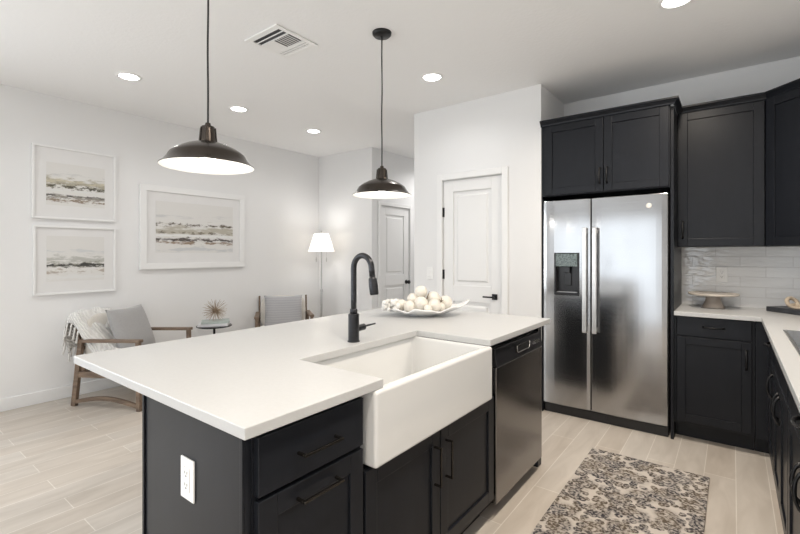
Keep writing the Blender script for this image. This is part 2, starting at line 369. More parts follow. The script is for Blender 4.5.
# ------------------------------------------------------------------ structure
XL, XR, YB, YK, YP, HC = -4.86, 0.79, 4.38, 4.23, 3.61, 2.74
YR = -3.35
struct(obj('floor', MB().box(XL-0.15, XR+0.15, YR-0.12, 7.2, -0.1, 0), M['floor'], loc=(0, 0, 0)))
struct(obj('ceiling', MB().box(XL-0.15, XR+0.15, YR-0.12, 7.2, HC, HC+0.12), M['ceiling'], loc=(0, 0, HC)))
wl = MB()
wl.box(XL-0.12, XL, YR-0.12, -2.35, 0, HC).box(XL-0.12, XL, -0.45, YB+0.12, 0, HC).box(XL-0.12, XL, -2.35, -0.45, 0, 0.5).box(XL-0.12, XL, -2.35, -0.45, 2.2, HC)
struct(obj('wall_left', wl, M['wall']))
struct(obj('wall_back', MB().box(XL, -3.82, YB, YB+0.12, 0, HC), M['wall']))
struct(obj('wall_hall', MB().box(-3.94, -3.82, YB+0.12, 4.55, 0, HC).box(-3.94, -3.82, 5.235, 7.0, 0, HC).box(-3.94, -3.82, 4.55, 5.235, 1.985, HC), M['wall']))
struct(obj('wall_hall_end', MB().box(-3.94, -2.577, 7.0, 7.12, 0, HC), M['wall']))
struct(obj('wall_pantry', MB().box(-2.577, -2.24, YP, YP+0.12, 0, HC).box(-1.62, -1.275, YP, YP+0.12, 0, HC).box(-2.24, -1.62, YP, YP+0.12, 2.03, HC), M['wall']))
struct(obj('wall_pantry_left', MB().box(-2.577, -2.457, YP+0.12, 7.0, 0, HC), M['wall']))
struct(obj('wall_pantry_right', MB().box(-1.395, -1.275, YP+0.12, YK+0.12, 0, HC), M['wall']))
struct(obj('wall_kitchen', MB().box(-1.275, XR+0.12, YK, YK+0.12, 0, HC), M['wall']))
struct(obj('wall_right', MB().box(XR, XR+0.12, YR-0.12, YK, 0, HC), M['wall']))
wr = MB().box(XL, -3.95, YR-0.12, YR, 0, HC).box(-0.45, XR, YR-0.12, YR, 0, HC).box(-3.95, -0.45, YR-0.12, YR, 2.08, HC)
struct(obj('wall_rear', wr, M['wall']))
wf = MB()
for a in (-3.95, -2.82, -1.65, -0.51): wf.box(a, a+0.06, YR-0.1, YR-0.02, 0, 2.08)
wf.box(-3.95, -0.45, YR-0.1, YR-0.02, 0, 0.05).box(-3.95, -0.45, YR-0.1, YR-0.02, 2.02, 2.08)
struct(obj('window_1', wf, M['trim'], bevel=0.003))
wf = MB()
for a in (-2.35, -1.43, -0.51): wf.box(XL-0.1, XL-0.02, a, a+0.06, 0.5, 2.2)
wf.box(XL-0.1, XL-0.02, -2.35, -0.45, 0.5, 0.56).box(XL-0.1, XL-0.02, -2.35, -0.45, 2.14, 2.2)
struct(obj('added_side_window', wf, M['trim'], bevel=0.003))  # unseen window frame, added with its opening for the side lamp

def baseboard(name, x0, x1, y0, y1):
    struct(obj(name, MB().box(x0, x1, y0, y1, 0, 0.108), M['trim'], bevel=0.004))
baseboard('baseboard_left', XL, XL+0.014, YR, YB)
baseboard('baseboard_back', XL+0.014, -3.82, YB-0.014, YB)
baseboard('baseboard_hall', -3.82, -3.806, YB-0.014, 4.49)
baseboard('baseboard_hall_far', -3.82, -3.806, 5.30, 7.0)
baseboard('baseboard_hall_end', -3.806, -2.577, 6.986, 7.0)
baseboard('baseboard_pantry', -2.591, -2.305, YP-0.014, YP)
baseboard('baseboard_pantry_right', -1.555, -1.29, YP-0.014, YP)
baseboard('baseboard_pantry_side', -2.591, -2.577, YP, 7.0)

def panel_door(name, T, u0, u1, zt, casing, hinge_left=True, label=None):
    """two-panel door; u along the wall, v out of the wall; wall face at v=0"""
    d = MB(); z0 = 0.012
    back, face = -0.045, -0.012
    st = 0.105*(u1-u0)/0.6
    rails = [(z0, 0.20), (0.87, 1.02), (zt-0.11, zt)]
    d.box(u0, u0+st, back, face, z0, zt, T).box(u1-st, u1, back, face, z0, zt, T)
    for a, b in rails: d.box(u0+st, u1-st, back, face, a, b, T)
    for a, b in ((0.20, 0.87), (1.02, zt-0.11)):
        d.box(u0+st, u1-st, back, face-0.014, a, b, T)
        # raised field
        i, j = 0.035, 0.05
        A = [T(u0+st+i, face-0.014, a+i), T(u1-st-i, face-0.014, a+i), T(u1-st-i, face-0.014, b-i), T(u0+st+i, face-0.014, b-i)]
        B = [T(u0+st+j, face-0.004, a+j), T(u1-st-j, face-0.004, a+j), T(u1-st-j, face-0.004, b-j), T(u0+st+j, face-0.004, b-j)]
        d.hexa(A+B)
    root = struct(obj(name, d, M['door'], bevel=0.0025), label)
    c = MB(); g = 0.006
    for a, b, z_0, z_1 in ((u0-g-casing, u0-g, 0, zt+g+casing), (u1+g, u1+g+casing, 0, zt+g+casing), (u0-g, u1+g, zt+g, zt+g+casing)):
        c.box(a, b, 0.0005, 0.016, z_0, z_1, T)
        
    obj('door_casing', c, M['trim'], root, bevel=0.004)
    j = MB()
    j.box(u0-g-0.0, u0-g+0.003, -0.11, 0, 0, zt+g, T).box(u1+g-0.003, u1+g, -0.11, 0, 0, zt+g, T).box(u0-g, u1+g, -0.11, 0, zt+g-0.003, zt+g, T)
    obj('door_jamb', j, M['trim'], root)
    hu = u0-0.003 if hinge_left else u1+0.003
    for hz in (0.22, 1.12, 1.72):
        h = MB(); h.tube([T(hu, -0.004, hz-0.045), T(hu, -0.004, hz+0.045)], 0.007, 10)
        h.box(hu-0.012, hu+0.012, -0.013, -0.008, hz-0.045, hz+0.045, T)
        obj('hinge', h, M['black'], root)
    return root
T = faces_minus_y(YP)
d1 = panel_door('door_1', T, -2.233, -1.627, 2.022, 0.058)
h = MB(); h.box(-1.722, -1.672, -0.012, -0.002, 0.905, 0.957, T); h.tube([T(-1.697, -0.004, 0.931), T(-1.697, 0.045, 0.931)], 0.010)
h.box(-1.79, -1.687, 0.034, 0.048, 0.924, 0.938, T)
obj('door_lever', h, M['black'], d1, bevel=0.002)
T = lambda u, v, z: (-3.82+v, u, z)
d2 = panel_door('door_2', T, 4.56, 5.225, 1.975, 0.05)
h = MB()
h.xform(Matrix.Identity(4)); kz = 0.90
h.tube([T(5.16, -0.012, kz), T(5.16, -0.004, kz)], 0.030, 20); h.tube([T(5.16, -0.004, kz), T(5.16, 0.03, kz)], 0.010)
h.tube([T(5.16, 0.02, kz), T(5.16, 0.028, kz), T(5.16, 0.045, kz), T(5.16, 0.058, kz)], [0.014, 0.026, 0.028, 0.016], 20)
obj('door_knob', h, M['black'], d2, smooth=False)

# tiled splashback
tb = MB().box(-0.333, XR, YK-0.009, YK, 0.914, 1.372).box(XR-0.009, XR, 0.6, YK-0.009, 0.914, 1.372)
struct(obj('trim_1', tb, M['tile'], loc=(0, 0, 0)), 'glossy white wavy subway tile splashback')

# ------------------------------------------------------------------ ceiling fittings
CANS = [(-3.84, 1.45, 'white recessed ceiling light, leftmost one over the living area'),
        (-3.85, 2.43, 'white recessed ceiling light between the two pendant cords, middle of the left row'),
        (-3.86, 3.40, 'small-looking recessed ceiling light nearest the far corner of the room'),
        (-1.92, 2.935, 'recessed ceiling light right of the far pendant, in front of the pantry wall'),
        (-0.25, 2.87, 'recessed ceiling light cut by the top edge, above the refrigerator side')]
ADDED_CANS = [(-3.85, -0.4), (-3.85, -2.2), (-1.92, -0.3), (-1.92, -2.2), (-0.25, 1.0), (-0.25, -0.9), (-3.2, 5.6)]  # extra ceiling lights out of view, added to brighten room and hall
CANS += [(x, y, 'unseen recessed ceiling light added to brighten the room or hall') for x, y in ADDED_CANS]
can0 = None
for i, (x, y, lab) in enumerate(CANS):
    if can0 is None:
        t = thing('recessed_light', lab, 'ceiling light', (x, y, HC), 'recessed ceiling lights'); can0 = t
        r = MB().lathe([(0.068, -0.001), (0.070, -0.007), (0.090, -0.004), (0.092, 0.0)], (x, y, HC), 40)
        obj('trim_ring', r, M['whiteplastic'], t, smooth=True)
        r = MB().lathe([(0.0, -0.0035), (0.0685, -0.003)], (x, y, HC), 40)
        obj('lens', r, M['candisk'], t, smooth=True, recalc=False)
    else:
        t = copy_tree(can0); t.location = (x, y, HC); t['label'] = lab
    ld = bpy.data.lights.new('downlight', 'AREA'); ld.shape = 'DISK'; ld.size = 0.13; ld.energy = 20 if x > -1 else (10 if y > 5 else 2.8); ld.color = (1, 0.89, 0.76) if x > -1 else (1, 0.98, 0.96); ld.spread = math.radians(150)
    lo = bpy.data.objects.new('downlight_lamp', ld); lo.location = (x, y, HC-0.012); COL.objects.link(lo)

# air vent
x0, x1, y0, y1 = -2.572, -2.232, 1.665, 2.005
t = thing('ceiling_vent', 'square white air vent with dark louvres in the ceiling', 'vent', ((x0+x1)/2, (y0+y1)/2, HC))
f = MB(); bw = 0.032
for a in ((x0, x1, y0, y0+bw), (x0, x1, y1-bw, y1), (x0, x0+bw, y0+bw, y1-bw), (x1-bw, x1, y0+bw, y1-bw)):
    f.box(a[0], a[1], a[2], a[3], HC-0.010, HC-0.0005)
obj('frame', f, M['whiteplastic'], t, bevel=0.003)
obj('backing', MB().box(x0+bw, x1-bw, y0+bw, y1-bw, HC-0.002, HC-0.0006), M['blackplastic'], t)
ix0, ix1, iy0, iy1 = x0+bw, x1-bw, y0+bw, y1-bw
def slat(p, q, tilt, wd=0.019):
    s = MB(); up = Vector((0, 0, 1)); d = (Vector(q)-Vector(p)).normalized(); side = d.cross(up)
    n = (side*math.cos(tilt)+up*math.sin(tilt)); s.bar(p, q, wd, 0.0018, up=d.cross(n)); return obj('slat', s, M['whiteplastic'], t)
zz = HC-0.0085
for yy in (iy0+0.004, iy0+0.042): slat((ix0, yy, zz), (ix1, yy, zz), 0.1, 0.009)
obj('divider', MB().box(ix0, ix1, iy0+0.078, iy0+0.088, HC-0.010, HC-0.003).box(ix0, ix1, iy1-0.076, iy1-0.066, HC-0.010, HC-0.003), M['whiteplastic'], t)
for k in range(6): slat((ix0+0.008+k*0.021, iy0+0.088, zz), (ix0+0.008+k*0.021, iy1-0.076, zz), 0.15, 0.0195)
for k in range(6): slat((ix0+0.146+k*0.022, iy0+0.088, zz), (ix0+0.146+k*0.022, iy1-0.076, zz), -0.15, 0.008)
for yy in (iy1-0.055, iy1-0.033, iy1-0.011): slat((ix0, yy, zz), (ix1, yy, zz), -0.1, 0.0195)

# pendants
def pendant(x, y, lab):
    t = thing('pendant_lamp', lab, 'pendant lamp', (x, y, HC), 'bronze barn pendants over the island')
    c = (x, y, 0)
    obj('canopy', MB().lathe([(0, HC-0.026), (0.05, HC-0.024), (0.06, HC-0.014), (0.062, HC-0.0005), (0, HC-0.0005)], c), M['black'], t, smooth=True)
    wob = [(x+0.0022*math.sin(k*0.9)*math.sin(k/14*PI), y, 1.872+(HC-0.025-1.872)*k/14) for k in range(15)]
    obj('cord', MB().tube(wob, 0.0042, 8), M['black'], t, smooth=True)
    cap = MB().lathe([(0, 1.885), (0.010, 1.884), (0.013, 1.872), (0.026, 1.868), (0.029, 1.858), (0.034, 1.808), (0.036, 1.800), (0.040, 1.796), (0.040, 1.790), (0, 1.790)], c, 32)
    for k in range(8):
        a = k*PI/4; cap.bar((x+0.030*math.cos(a), y+0.030*math.sin(a), 1.862), (x+0.0355*math.cos(a), y+0.0355*math.sin(a), 1.802), 0.005, 0.005)
    obj('socket_cap', cap, M['bronze'], t, smooth=False, bevel=0.001)
    prof = [(0.036, 1.800), (0.052, 1.797), (0.085, 1.786), (0.118, 1.770), (0.138, 1.757), (0.148, 1.749), (0.153, 1.742), (0.160, 1.728), (0.176, 1.708), (0.187, 1.700), (0.1895, 1.698), (0.1885, 1.6955)]
    obj('lamp_shade', MB().lathe(prof, c, 64), M['bronze'], t, smooth=True)
    inner = [(0.1880, 1.6957), (0.185, 1.6985), (0.174, 1.706), (0.158, 1.726), (0.151, 1.740), (0.145, 1.747), (0.117, 1.767), (0.084, 1.783), (0.05, 1.793), (0.0, 1.795)]
    obj('shade_lining', MB().lathe(inner, c, 64), M['enamel'], t, smooth=True)
    obj('bulb', MB().lathe([(0, 1.712), (0.018, 1.715), (0.030, 1.728), (0.031, 1.740), (0.022, 1.758), (0.014, 1.772), (0.013, 1.790)], c, 24), M['bulb'], t, smooth=True)
    ld = bpy.data.lights.new('pendant_light', 'POINT'); ld.energy = 0.8; ld.color = (1, 0.96, 0.91); ld.shadow_soft_size = 0.035
    lo = bpy.data.objects.new('pendant_bulb_light', ld); lo.location = (x, y, 1.702-0.035); COL.objects.link(lo)
pendant(-1.79, 0.984, 'dark bronze barn pendant lamp nearer the camera, over the left end of island')
pendant(-1.79, 2.15, 'dark bronze barn pendant lamp whose round ceiling canopy shows, over far end of island')

# ------------------------------------------------------------------ cabinet builders
def shaker(mb, T, u0, u1, z0, z1, th=0.02, fr=0.057, rec=0.008):
    fr = min(fr, (u1-u0)*0.3)
    mb.box(u0, u0+fr, 0, th, z0, z1, T).box(u1-fr, u1, 0, th, z0, z1, T)
    mb.box(u0+fr, u1-fr, 0, th, z0, z0+fr, T).box(u0+fr, u1-fr, 0, th, z1-fr, z1, T)
    mb.box(u0+fr, u1-fr, 0, th-rec, z0+fr, z1-fr, T)
    return mb
def pull_square(T, v0, u, z, length, vertical, parent, out=0.034, w=0.0075):
    m = MB(); L2 = length/2
    if vertical:
        m.box(u-w/2, u+w/2, v0+out-w, v0+out, z-L2, z+L2, T)
        for s in (-1, 1):
            zc = z+s*(L2-w/2); m.box(u-w/2, u+w/2, v0-0.001, v0+out-w, zc-w/2, zc+w/2, T)
    else:
        m.box(u-L2, u+L2, v0+out-w, v0+out, z-w/2, z+w/2, T)
        for s in (-1, 1):
            uc = u+s*(L2-w/2); m.box(uc-w/2, uc+w/2, v0-0.001, v0+out-w, z-w/2, z+w/2, T)
    return obj('handle', m, M['pull'], parent, bevel=0.001)
def pull_bow(T, v0, u, z, length, vertical, parent, out=0.03):
    pts = []
    for k in range(13):
        a = -1+2*k/12; d = out*(1-a*a)**0.6 if abs(a) < 1 else 0
        s = a*length/2
        pts.append(T(u, v0+d, z+s) if vertical else T(u+s, v0+d, z))
    rr = [0.0085-0.004*abs(math.cos((k/12)*PI)) + 0.001 for k in range(13)]
    rr = [0.008, 0.006, 0.0052, 0.0055, 0.006, 0.0068, 0.0072, 0.0068, 0.006, 0.0055, 0.0052, 0.006, 0.008]
    return obj('handle', MB().tube(pts, rr, 10), M['black'], parent, smooth=True)
def front(kind, T, u0, u1, z0, z1, parent, slab=False, fr=0.057):
    m = MB()
    if slab: m.box(u0, u1, 0, 0.02, z0, z1, T)
    else: shaker(m, T, u0, u1, z0, z1, fr=fr)
    return obj(kind, m, M['cab'], parent, bevel=0.0018)

# ------------------------------------------------------------------ island
FX = -0.955          # carcass front plane; door faces at -0.935
TI = faces_plus_x(FX)
t = thing('base_cabinet', 'charcoal cabinet with one drawer above a pull-out front, left end of island', 'cabinet', (-1.24, 0.83, 0))
obj('cabinet_body', MB().box(-1.50, FX, 0.64, 1.034, 0.10, 0.884), M['cab'], t, bevel=0.001)
obj('toe_kick', MB().box(-1.50, FX-0.06, 0.64, 1.034, 0, 0.10), M['cabin'], t)
e = MB().box(-1.523, -0.957, 0.62, 0.64, 0, 0.884).box(-1.523, -1.511, 0.614, 0.62, 0, 0.884).box(-0.969, -0.957, 0.614, 0.62, 0, 0.884)
obj('end_panel', e, M['cab'], t, bevel=0.0015)
dr = front('drawer', TI, 0.645, 1.030, 0.716, 0.866, t, slab=True)
pull_square(TI, 0.02, 0.838, 0.785, 0.145, False, dr)
dr = front('pull_out_front', TI, 0.645, 1.030, 0.115, 0.704, t)
pull_square(TI, 0.02, 0.838, 0.662, 0.150, False, dr)

t = thing('sink_cabinet', 'charcoal two-door cabinet under the white farmhouse sink', 'cabinet', (-1.24, 1.51, 0))
b = MB().box(-1.50, FX, 1.036, 1.99, 0.10, 0.624).box(-1.50, -1.40, 1.036, 1.99, 0.624, 0.884)
b.box(-1.40, FX, 1.036, 1.0372, 0.624, 0.884).box(-1.40, FX, 1.955, 1.99, 0.624, 0.884)
obj('cabinet_body', b, M['cab'], t, bevel=0.001)
obj('toe_kick', MB().box(-1.50, FX-0.06, 1.036, 1.99, 0, 0.10), M['cabin'], t)
dl = front('door', TI, 1.042, 1.488, 0.115, 0.622, t); pull_square(TI, 0.02, 1.448, 0.487, 0.155, True, dl)
dl = front('door', TI, 1.494, 1.984, 0.115, 0.622, t); pull_square(TI, 0.02, 1.532, 0.487, 0.155, True, dl)

t = thing('dishwasher', 'dark stainless dishwasher with black control strip, right end of island', 'dishwasher', (-1.24, 2.30, 0))
obj('cabinet_body', MB().box(-1.50, -0.975, 1.996, 2.652, 0.09, 0.875), M['blackplastic'], t, bevel=0.002)
obj('toe_kick', MB().box(-1.50, -1.02, 2.0, 2.645, 0, 0.09), M['cabin'], t)
obj('door', MB().box(-0.975, -0.930, 2.003, 2.648, 0.078, 0.757), M['darksteel'], t, bevel=0.004)
cp = MB()
ya, yb = 2.003, 2.648
cp.hexa([(-0.972, ya, 0.759), (-0.926, ya, 0.759), (-0.926, yb, 0.759), (-0.972, yb, 0.759),
         (-0.972, ya, 0.846), (-0.940, ya, 0.846), (-0.940, yb, 0.846), (-0.972, yb, 0.846)])
cpo = obj('control_panel', cp, M['blackplastic'], t, bevel=0.004)
hp = MB(); hp.tube([(-0.9225, 2.245, 0.825), (-0.9215, 2.248, 0.797), (-0.921, 2.258, 0.789), (-0.921, 2.412, 0.789), (-0.9215, 2.422, 0.797), (-0.9225, 2.425, 0.825)], 0.0022, 8)
obj('handle_rim', hp, M['chrome'], cpo, smooth=True)
hp = MB().box(-0.934, -0.9225, 2.245, 2.425, 0.79, 0.825)
obj('handle_pocket', hp, M['cabin'], cpo)
mk = MB()
for k, (yy, zz_, wy, wz) in enumerate(((2.505, 0.800, 0.016, 0.016), (2.53, 0.793, 0.02, 0.006), (2.53, 0.808, 0.014, 0.005), (2.56, 0.800, 0.012, 0.020), (2.585, 0.806, 0.02, 0.005), (2.585, 0.795, 0.012, 0.005))):
    mk.box(-0.932, -0.9255+0.0, yy-wy/2, yy+wy/2, zz_-wz/2, zz_+wz/2)
obj('buttons', mk, M['chrome'], cpo)

tag(obj('end_panel', MB().box(-1.523, -0.957, 2.656, 2.715, 0, 0.884), M['cab'], bevel=0.0015), 'charcoal panel closing the far end of the island beside the dishwasher', 'panel')
tag(obj('back_panel', MB().box(-1.523, -1.503, 0.642, 2.655, 0, 0.884), M['cab'], bevel=0.001), 'charcoal back panel on the seating side of the island', 'panel')

pts = [(-2.10, 0.591), (-0.911, 0.591), (-0.911, 1.103), (-1.336, 1.103), (-1.336, 1.897), (-0.911, 1.897), (-0.911, 2.748), (-2.10, 2.748)]
tag(obj('countertop', MB().prism(pts, 0.884, 0.914), M['quartz'], bevel=0.0025), 'white quartz island worktop cut out around the sink', 'countertop')

# farmhouse sink
sk = MB()
X0, X1, Y0, Y1, Z0, Z1 = -1.385, -0.903, 1.038, 1.945, 0.632, 0.8835
Y0, Y1 = 1.056, 1.905
def loop(x0_, x1_, y0_, y1_, z): return [sk.bm.verts.new(p) for p in ((x0_, y0_, z), (x1_, y0_, z), (x1_, y1_, z), (x0_, y1_, z))]
A = loop(X0, X1, Y0, Y1, Z0); B = loop(X0, X1, Y0, Y1, Z1); C = loop(X0+0.03, X1-0.038, Y0+0.03, Y1-0.026, Z1); D = loop(X0+0.04, X1-0.05, Y0+0.04, Y1-0.036, 0.665)
sk.bm.faces.new(A[::-1]); sk.bm.faces.new(D)
for P, Q in ((A, B), (B, C), (C, D)):
    for i in range(4): sk.bm.faces.new((P[i], P[(i+1) % 4], Q[(i+1) % 4], Q[i]))
t = thing('farmhouse_sink', 'white fireclay farmhouse sink with a deep apron front', 'sink', (-1.14, 1.47, Z0))
obj('basin', sk, M['porcelain'], t, bevel=0.012, seg=4)
obj('drain', MB().lathe([(0, 0.6675), (0.03, 0.668), (0.045, 0.670), (0.052, 0.6655)], (-1.15, 1.48, 0), 32), M['chrome'], t, smooth=True)

# faucet
fx, fy, fz = -1.402, 1.479, 0.914
t = thing('faucet', 'tall matte black gooseneck kitchen faucet behind the sink', 'faucet', (fx, fy, fz))
obj('base', MB().lathe([(0, 0), (0.029, 0), (0.029, 0.004), (0.0255, 0.006), (0.0255, 0.125), (0.024, 0.130), (0, 0.130)], (fx, fy, fz), 32), M['faucet'], t, smooth=False, bevel=0.001)
pts = [(fx, fy, fz+0.125), (fx, fy, fz+0.2), (fx, fy, 1.22), (fx, fy, 1.255)]
R = 0.055
for k in range(1, 15):
    a = PI-k*(PI-0.28)/14; pts.append((fx+R+R*math.cos(a), fy, 1.255+0.058*math.sin(a)*1.02))
pts += [(fx+2*R+0.001, fy, 1.250), (fx+2*R+0.004, fy, 1.226)]
obj('neck', MB().tube(pts, 0.0135, 20).lathe([(0.0145, 0.13), (0.0175, 0.131), (0.0175, 0.15), (0.0145, 0.153)], (fx, fy, fz), 24), M['faucet'], t, smooth=True)
p = Vector(pts[-1]); q = Vector((fx+2*R+0.017, fy, 1.138))
d = (q-p)
obj('spray_head', MB().tube([p, p+d*0.12, p+d*0.15, p+d*0.2, p+d*0.55, p+d*0.93, q], [0.0138, 0.0138, 0.0175, 0.0185, 0.0205, 0.0200, 0.0175], 24), M['faucet'], t, smooth=True, ang=40)
hb = MB().tube([(fx, fy+0.018, 0.972), (fx, fy+0.072, 0.974)], 0.0155, 24)
hd = obj('handle', hb, M['faucet'], t, bevel=0.002)
obj('lever', MB().tube([(fx, fy+0.070, 0.976), (fx+0.002, fy+0.15, 0.979)], [0.0048, 0.0040], 12), M['faucet'], hd, smooth=True)

def outlet(name, T, u, z, lab, cat, w=0.072, h=0.117, kind='outlet'):
    c = T(u, 0, z); t = thing(name, lab, cat, c)
    obj('cover_plate', MB().box(u-w/2, u+w/2, 0.0003, 0.006, z-h/2, z+h/2, T), M['whiteplastic'], t, bevel=0.002)
    if kind == 'outlet':
        ins = obj('socket', MB().box(u-0.017, u+0.017, 0.006, 0.0085, z-0.034, z+0.034, T), M['whiteplastic'], t, bevel=0.001)
        s = MB()
        for dz in (-0.017, 0.017):
            for du in (-0.006, 0.006): s.box(u+du-0.001, u+du+0.001, 0.0085, 0.009, z+dz-0.001, z+dz+0.007, T)
            s.box(u-0.002, u+0.002, 0.0085, 0.009, z+dz-0.009, z+dz-0.005, T)
        obj('slots', s, M['cabin'], ins)
    else:
        obj('rocker', MB().box(u-0.016, u+0.016, 0.006, 0.010, z-0.033, z+0.033, T), M['whiteplastic'], t, bevel=0.002)
outlet('power_outlet', faces_minus_y(0.62), -1.231, 0.684, 'white power outlet on the charcoal end panel of island', 'outlet', w=0.073, h=0.117)
outlet('power_outlet', faces_minus_y(YK-0.009), -0.068, 1.158, 'small white outlet on the tiled splashback above the cake stand', 'outlet')
outlet('light_switch', faces_minus_y(YP), -2.386, 1.128, 'white light switch on the wall left of the pantry door', 'switch', kind='switch')

# ------------------------------------------------------------------ dish with balls
cx, cy = -1.635, 2.385
ax = Vector((math.cos(YAW), math.sin(YAW), 0)); ay = Vector((-math.sin(YAW), math.cos(YAW), 0))
def dish(u, v):
    a = u*2*PI; r = v
    # radial dish, oval, rising and ruffled rim, one long raised tip to the right
    ruf = 0.012*math.sin(a*7+0.5)+0.008*math.sin(a*13)
    rx = 0.243+ruf; ry = 0.165+ruf
    tip = max(0, math.cos(a))**4; lefty = max(0, -math.cos(a))**3
    rx += 0.055*tip+0.0*lefty
    X = rx*r*math.cos(a); Y = ry*r*math.sin(a)
    k = max(0, (r-0.45)/0.55)
    Z = 0.014+0.034*k**1.6+tip*0.038*k**1.2+(0.010*math.sin(a*7+0.5)+0.006*math.sin(a*13))*k**2
    p = ax*X+ay*Y
    return (cx+p.x, cy+p.y, 0.914+Z)
db = MB(); n = 84; nr = 16
rows = []
for j in range(nr+1):
    v = j/nr
    if j == 0: rows.append([db.bm.verts.new(dish(0, 0))])
    else: rows.append([db.bm.verts.new(dish(i/n, v)) for i in range(n)])
for i in range(n): db.bm.faces.new((rows[0][0], rows[1][i], rows[1][(i+1) % n]))
for j in range(1, nr):
    for i in range(n): db.bm.faces.new((rows[j][i], rows[j+1][i], rows[j+1][(i+1) % n], rows[j][(i+1) % n]))
dsh = thing('decorative_dish', 'white ruffled oval ceramic dish holding cream balls on the island', 'dish', (cx, cy, 0.914))
obj('bowl', db, M['ceramic'], dsh, smooth=True, solid=0.008)
ft = MB()
ft.lathe([(0.055, 0.0003), (0.062, 0.001), (0.066, 0.013), (0.05, 0.013)], (0, 0, 0), 32)
ft.xform(Matrix.Translation((cx, cy, 0.914)) @ Matrix.Rotation(YAW, 4, 'Z') @ Matrix.Scale(1.5, 4, (1, 0, 0)))
obj('foot', ft, M['ceramic'], dsh, smooth=True)
def P3(u, v, z): p = ax*u+ay*v; return (cx+p.x, cy+p.y, 0.914+z)
# (right, depth, height, radius, label)
BALLS = [(-0.013, -0.065, 0.076, 0.043, 'large front cream decorative ball, centre of the dish'),
         (-0.010, -0.010, 0.145, 0.038, 'topmost cream decorative ball of the heap'),
         (-0.062, -0.005, 0.098, 0.038, 'cream decorative ball left of the topmost one, behind the large front ball'),
         (0.070, -0.005, 0.101, 0.044, 'big upper cream decorative ball right of the twig'),
         (0.072, -0.078, 0.067, 0.039, 'lower cream decorative ball beneath the big upper right one'),
         (0.150, -0.010, 0.078, 0.042, 'rightmost cream decorative ball, beside the raised tip'),
         (-0.090, -0.075, 0.060, 0.035, 'low cream decorative ball left of the large front ball'),
         (-0.140, -0.025, 0.064, 0.034, 'leftmost cream decorative ball, next to the white coral'),
         (0.028, -0.118, 0.052, 0.024, 'smallest cream decorative ball, low at the front rim'),
         (0.115, -0.055, 0.055, 0.026, 'small cream decorative ball tucked before the rightmost ball')]
for (u, v, z, r, lab) in BALLS:
    r *= 1.10; z = z*1.04+0.004
    c = P3(u, v, z); t = MB()
    prof = [(max(0.0, r*math.cos(-PI/2+PI*k/14)) if 0 < k < 14 else 0, r*math.sin(-PI/2+PI*k/14)) for k in range(15)]
    t.lathe(prof, (0, 0, 0), 24)
    t.xform(Matrix.Translation(c) @ Matrix.Rotation(random.uniform(-0.5, 0.5), 4, 'X'))
    tag(obj('decorative_ball', t, M['ball'], smooth=True, loc=c), lab, 'decorative ball', 'cream balls in the dish')
cb = MB()
for k in range(60):
    u = -0.205+random.uniform(-0.05, 0.042); v = -0.045+random.uniform(-0.065, 0.065); z = 0.066+random.uniform(-0.014, 0.030)
    r = random.uniform(0.009, 0.021)
    prof = [(r*math.cos(-PI/2+PI*i/8) if 0 < i < 8 else 0, r*math.sin(-PI/2+PI*i/8)) for i in range(9)]
    s = MB(); s.lathe(prof, P3(u, v, z), 10)
    me = bpy.data.meshes.new('tmp'); s.bm.to_mesh(me); cb.bm.from_mesh(me); bpy.data.meshes.remove(me); s.bm.free()
tag(obj('coral_piece', cb, M['coral'], smooth=True), 'knobbly white coral cluster at the left end of the dish', 'coral')
for k, (pa, lab) in enumerate((([(0.018, -0.05, 0.07), (0.022, -0.045, 0.11), (0.034, -0.045, 0.135), (0.042, -0.045, 0.162)], 'brown forked twig standing up beside the topmost ball'),
                  ([(0.100, -0.045, 0.07), (0.118, -0.05, 0.095), (0.122, -0.052, 0.122)], 'short brown twig between the two right balls'))):
    m = MB().tube([P3(*q) for q in pa], [0.0035, 0.003, 0.0022, 0.0015][:len(pa)], 6)
    m.tube([P3(*pa[1]), P3(pa[1][0]-0.012, pa[1][1]-0.01, pa[1][2]+0.018)], [0.0025, 0.0012], 6)
    m.tube([P3(*pa[1]), P3(pa[1][0]+0.014, pa[1][1]-0.01, pa[1][2]+0.012)], [0.0025, 0.0012], 6)
    tag(obj('twig', m, M['twig'], smooth=True), lab, 'twig', 'twigs among the balls')

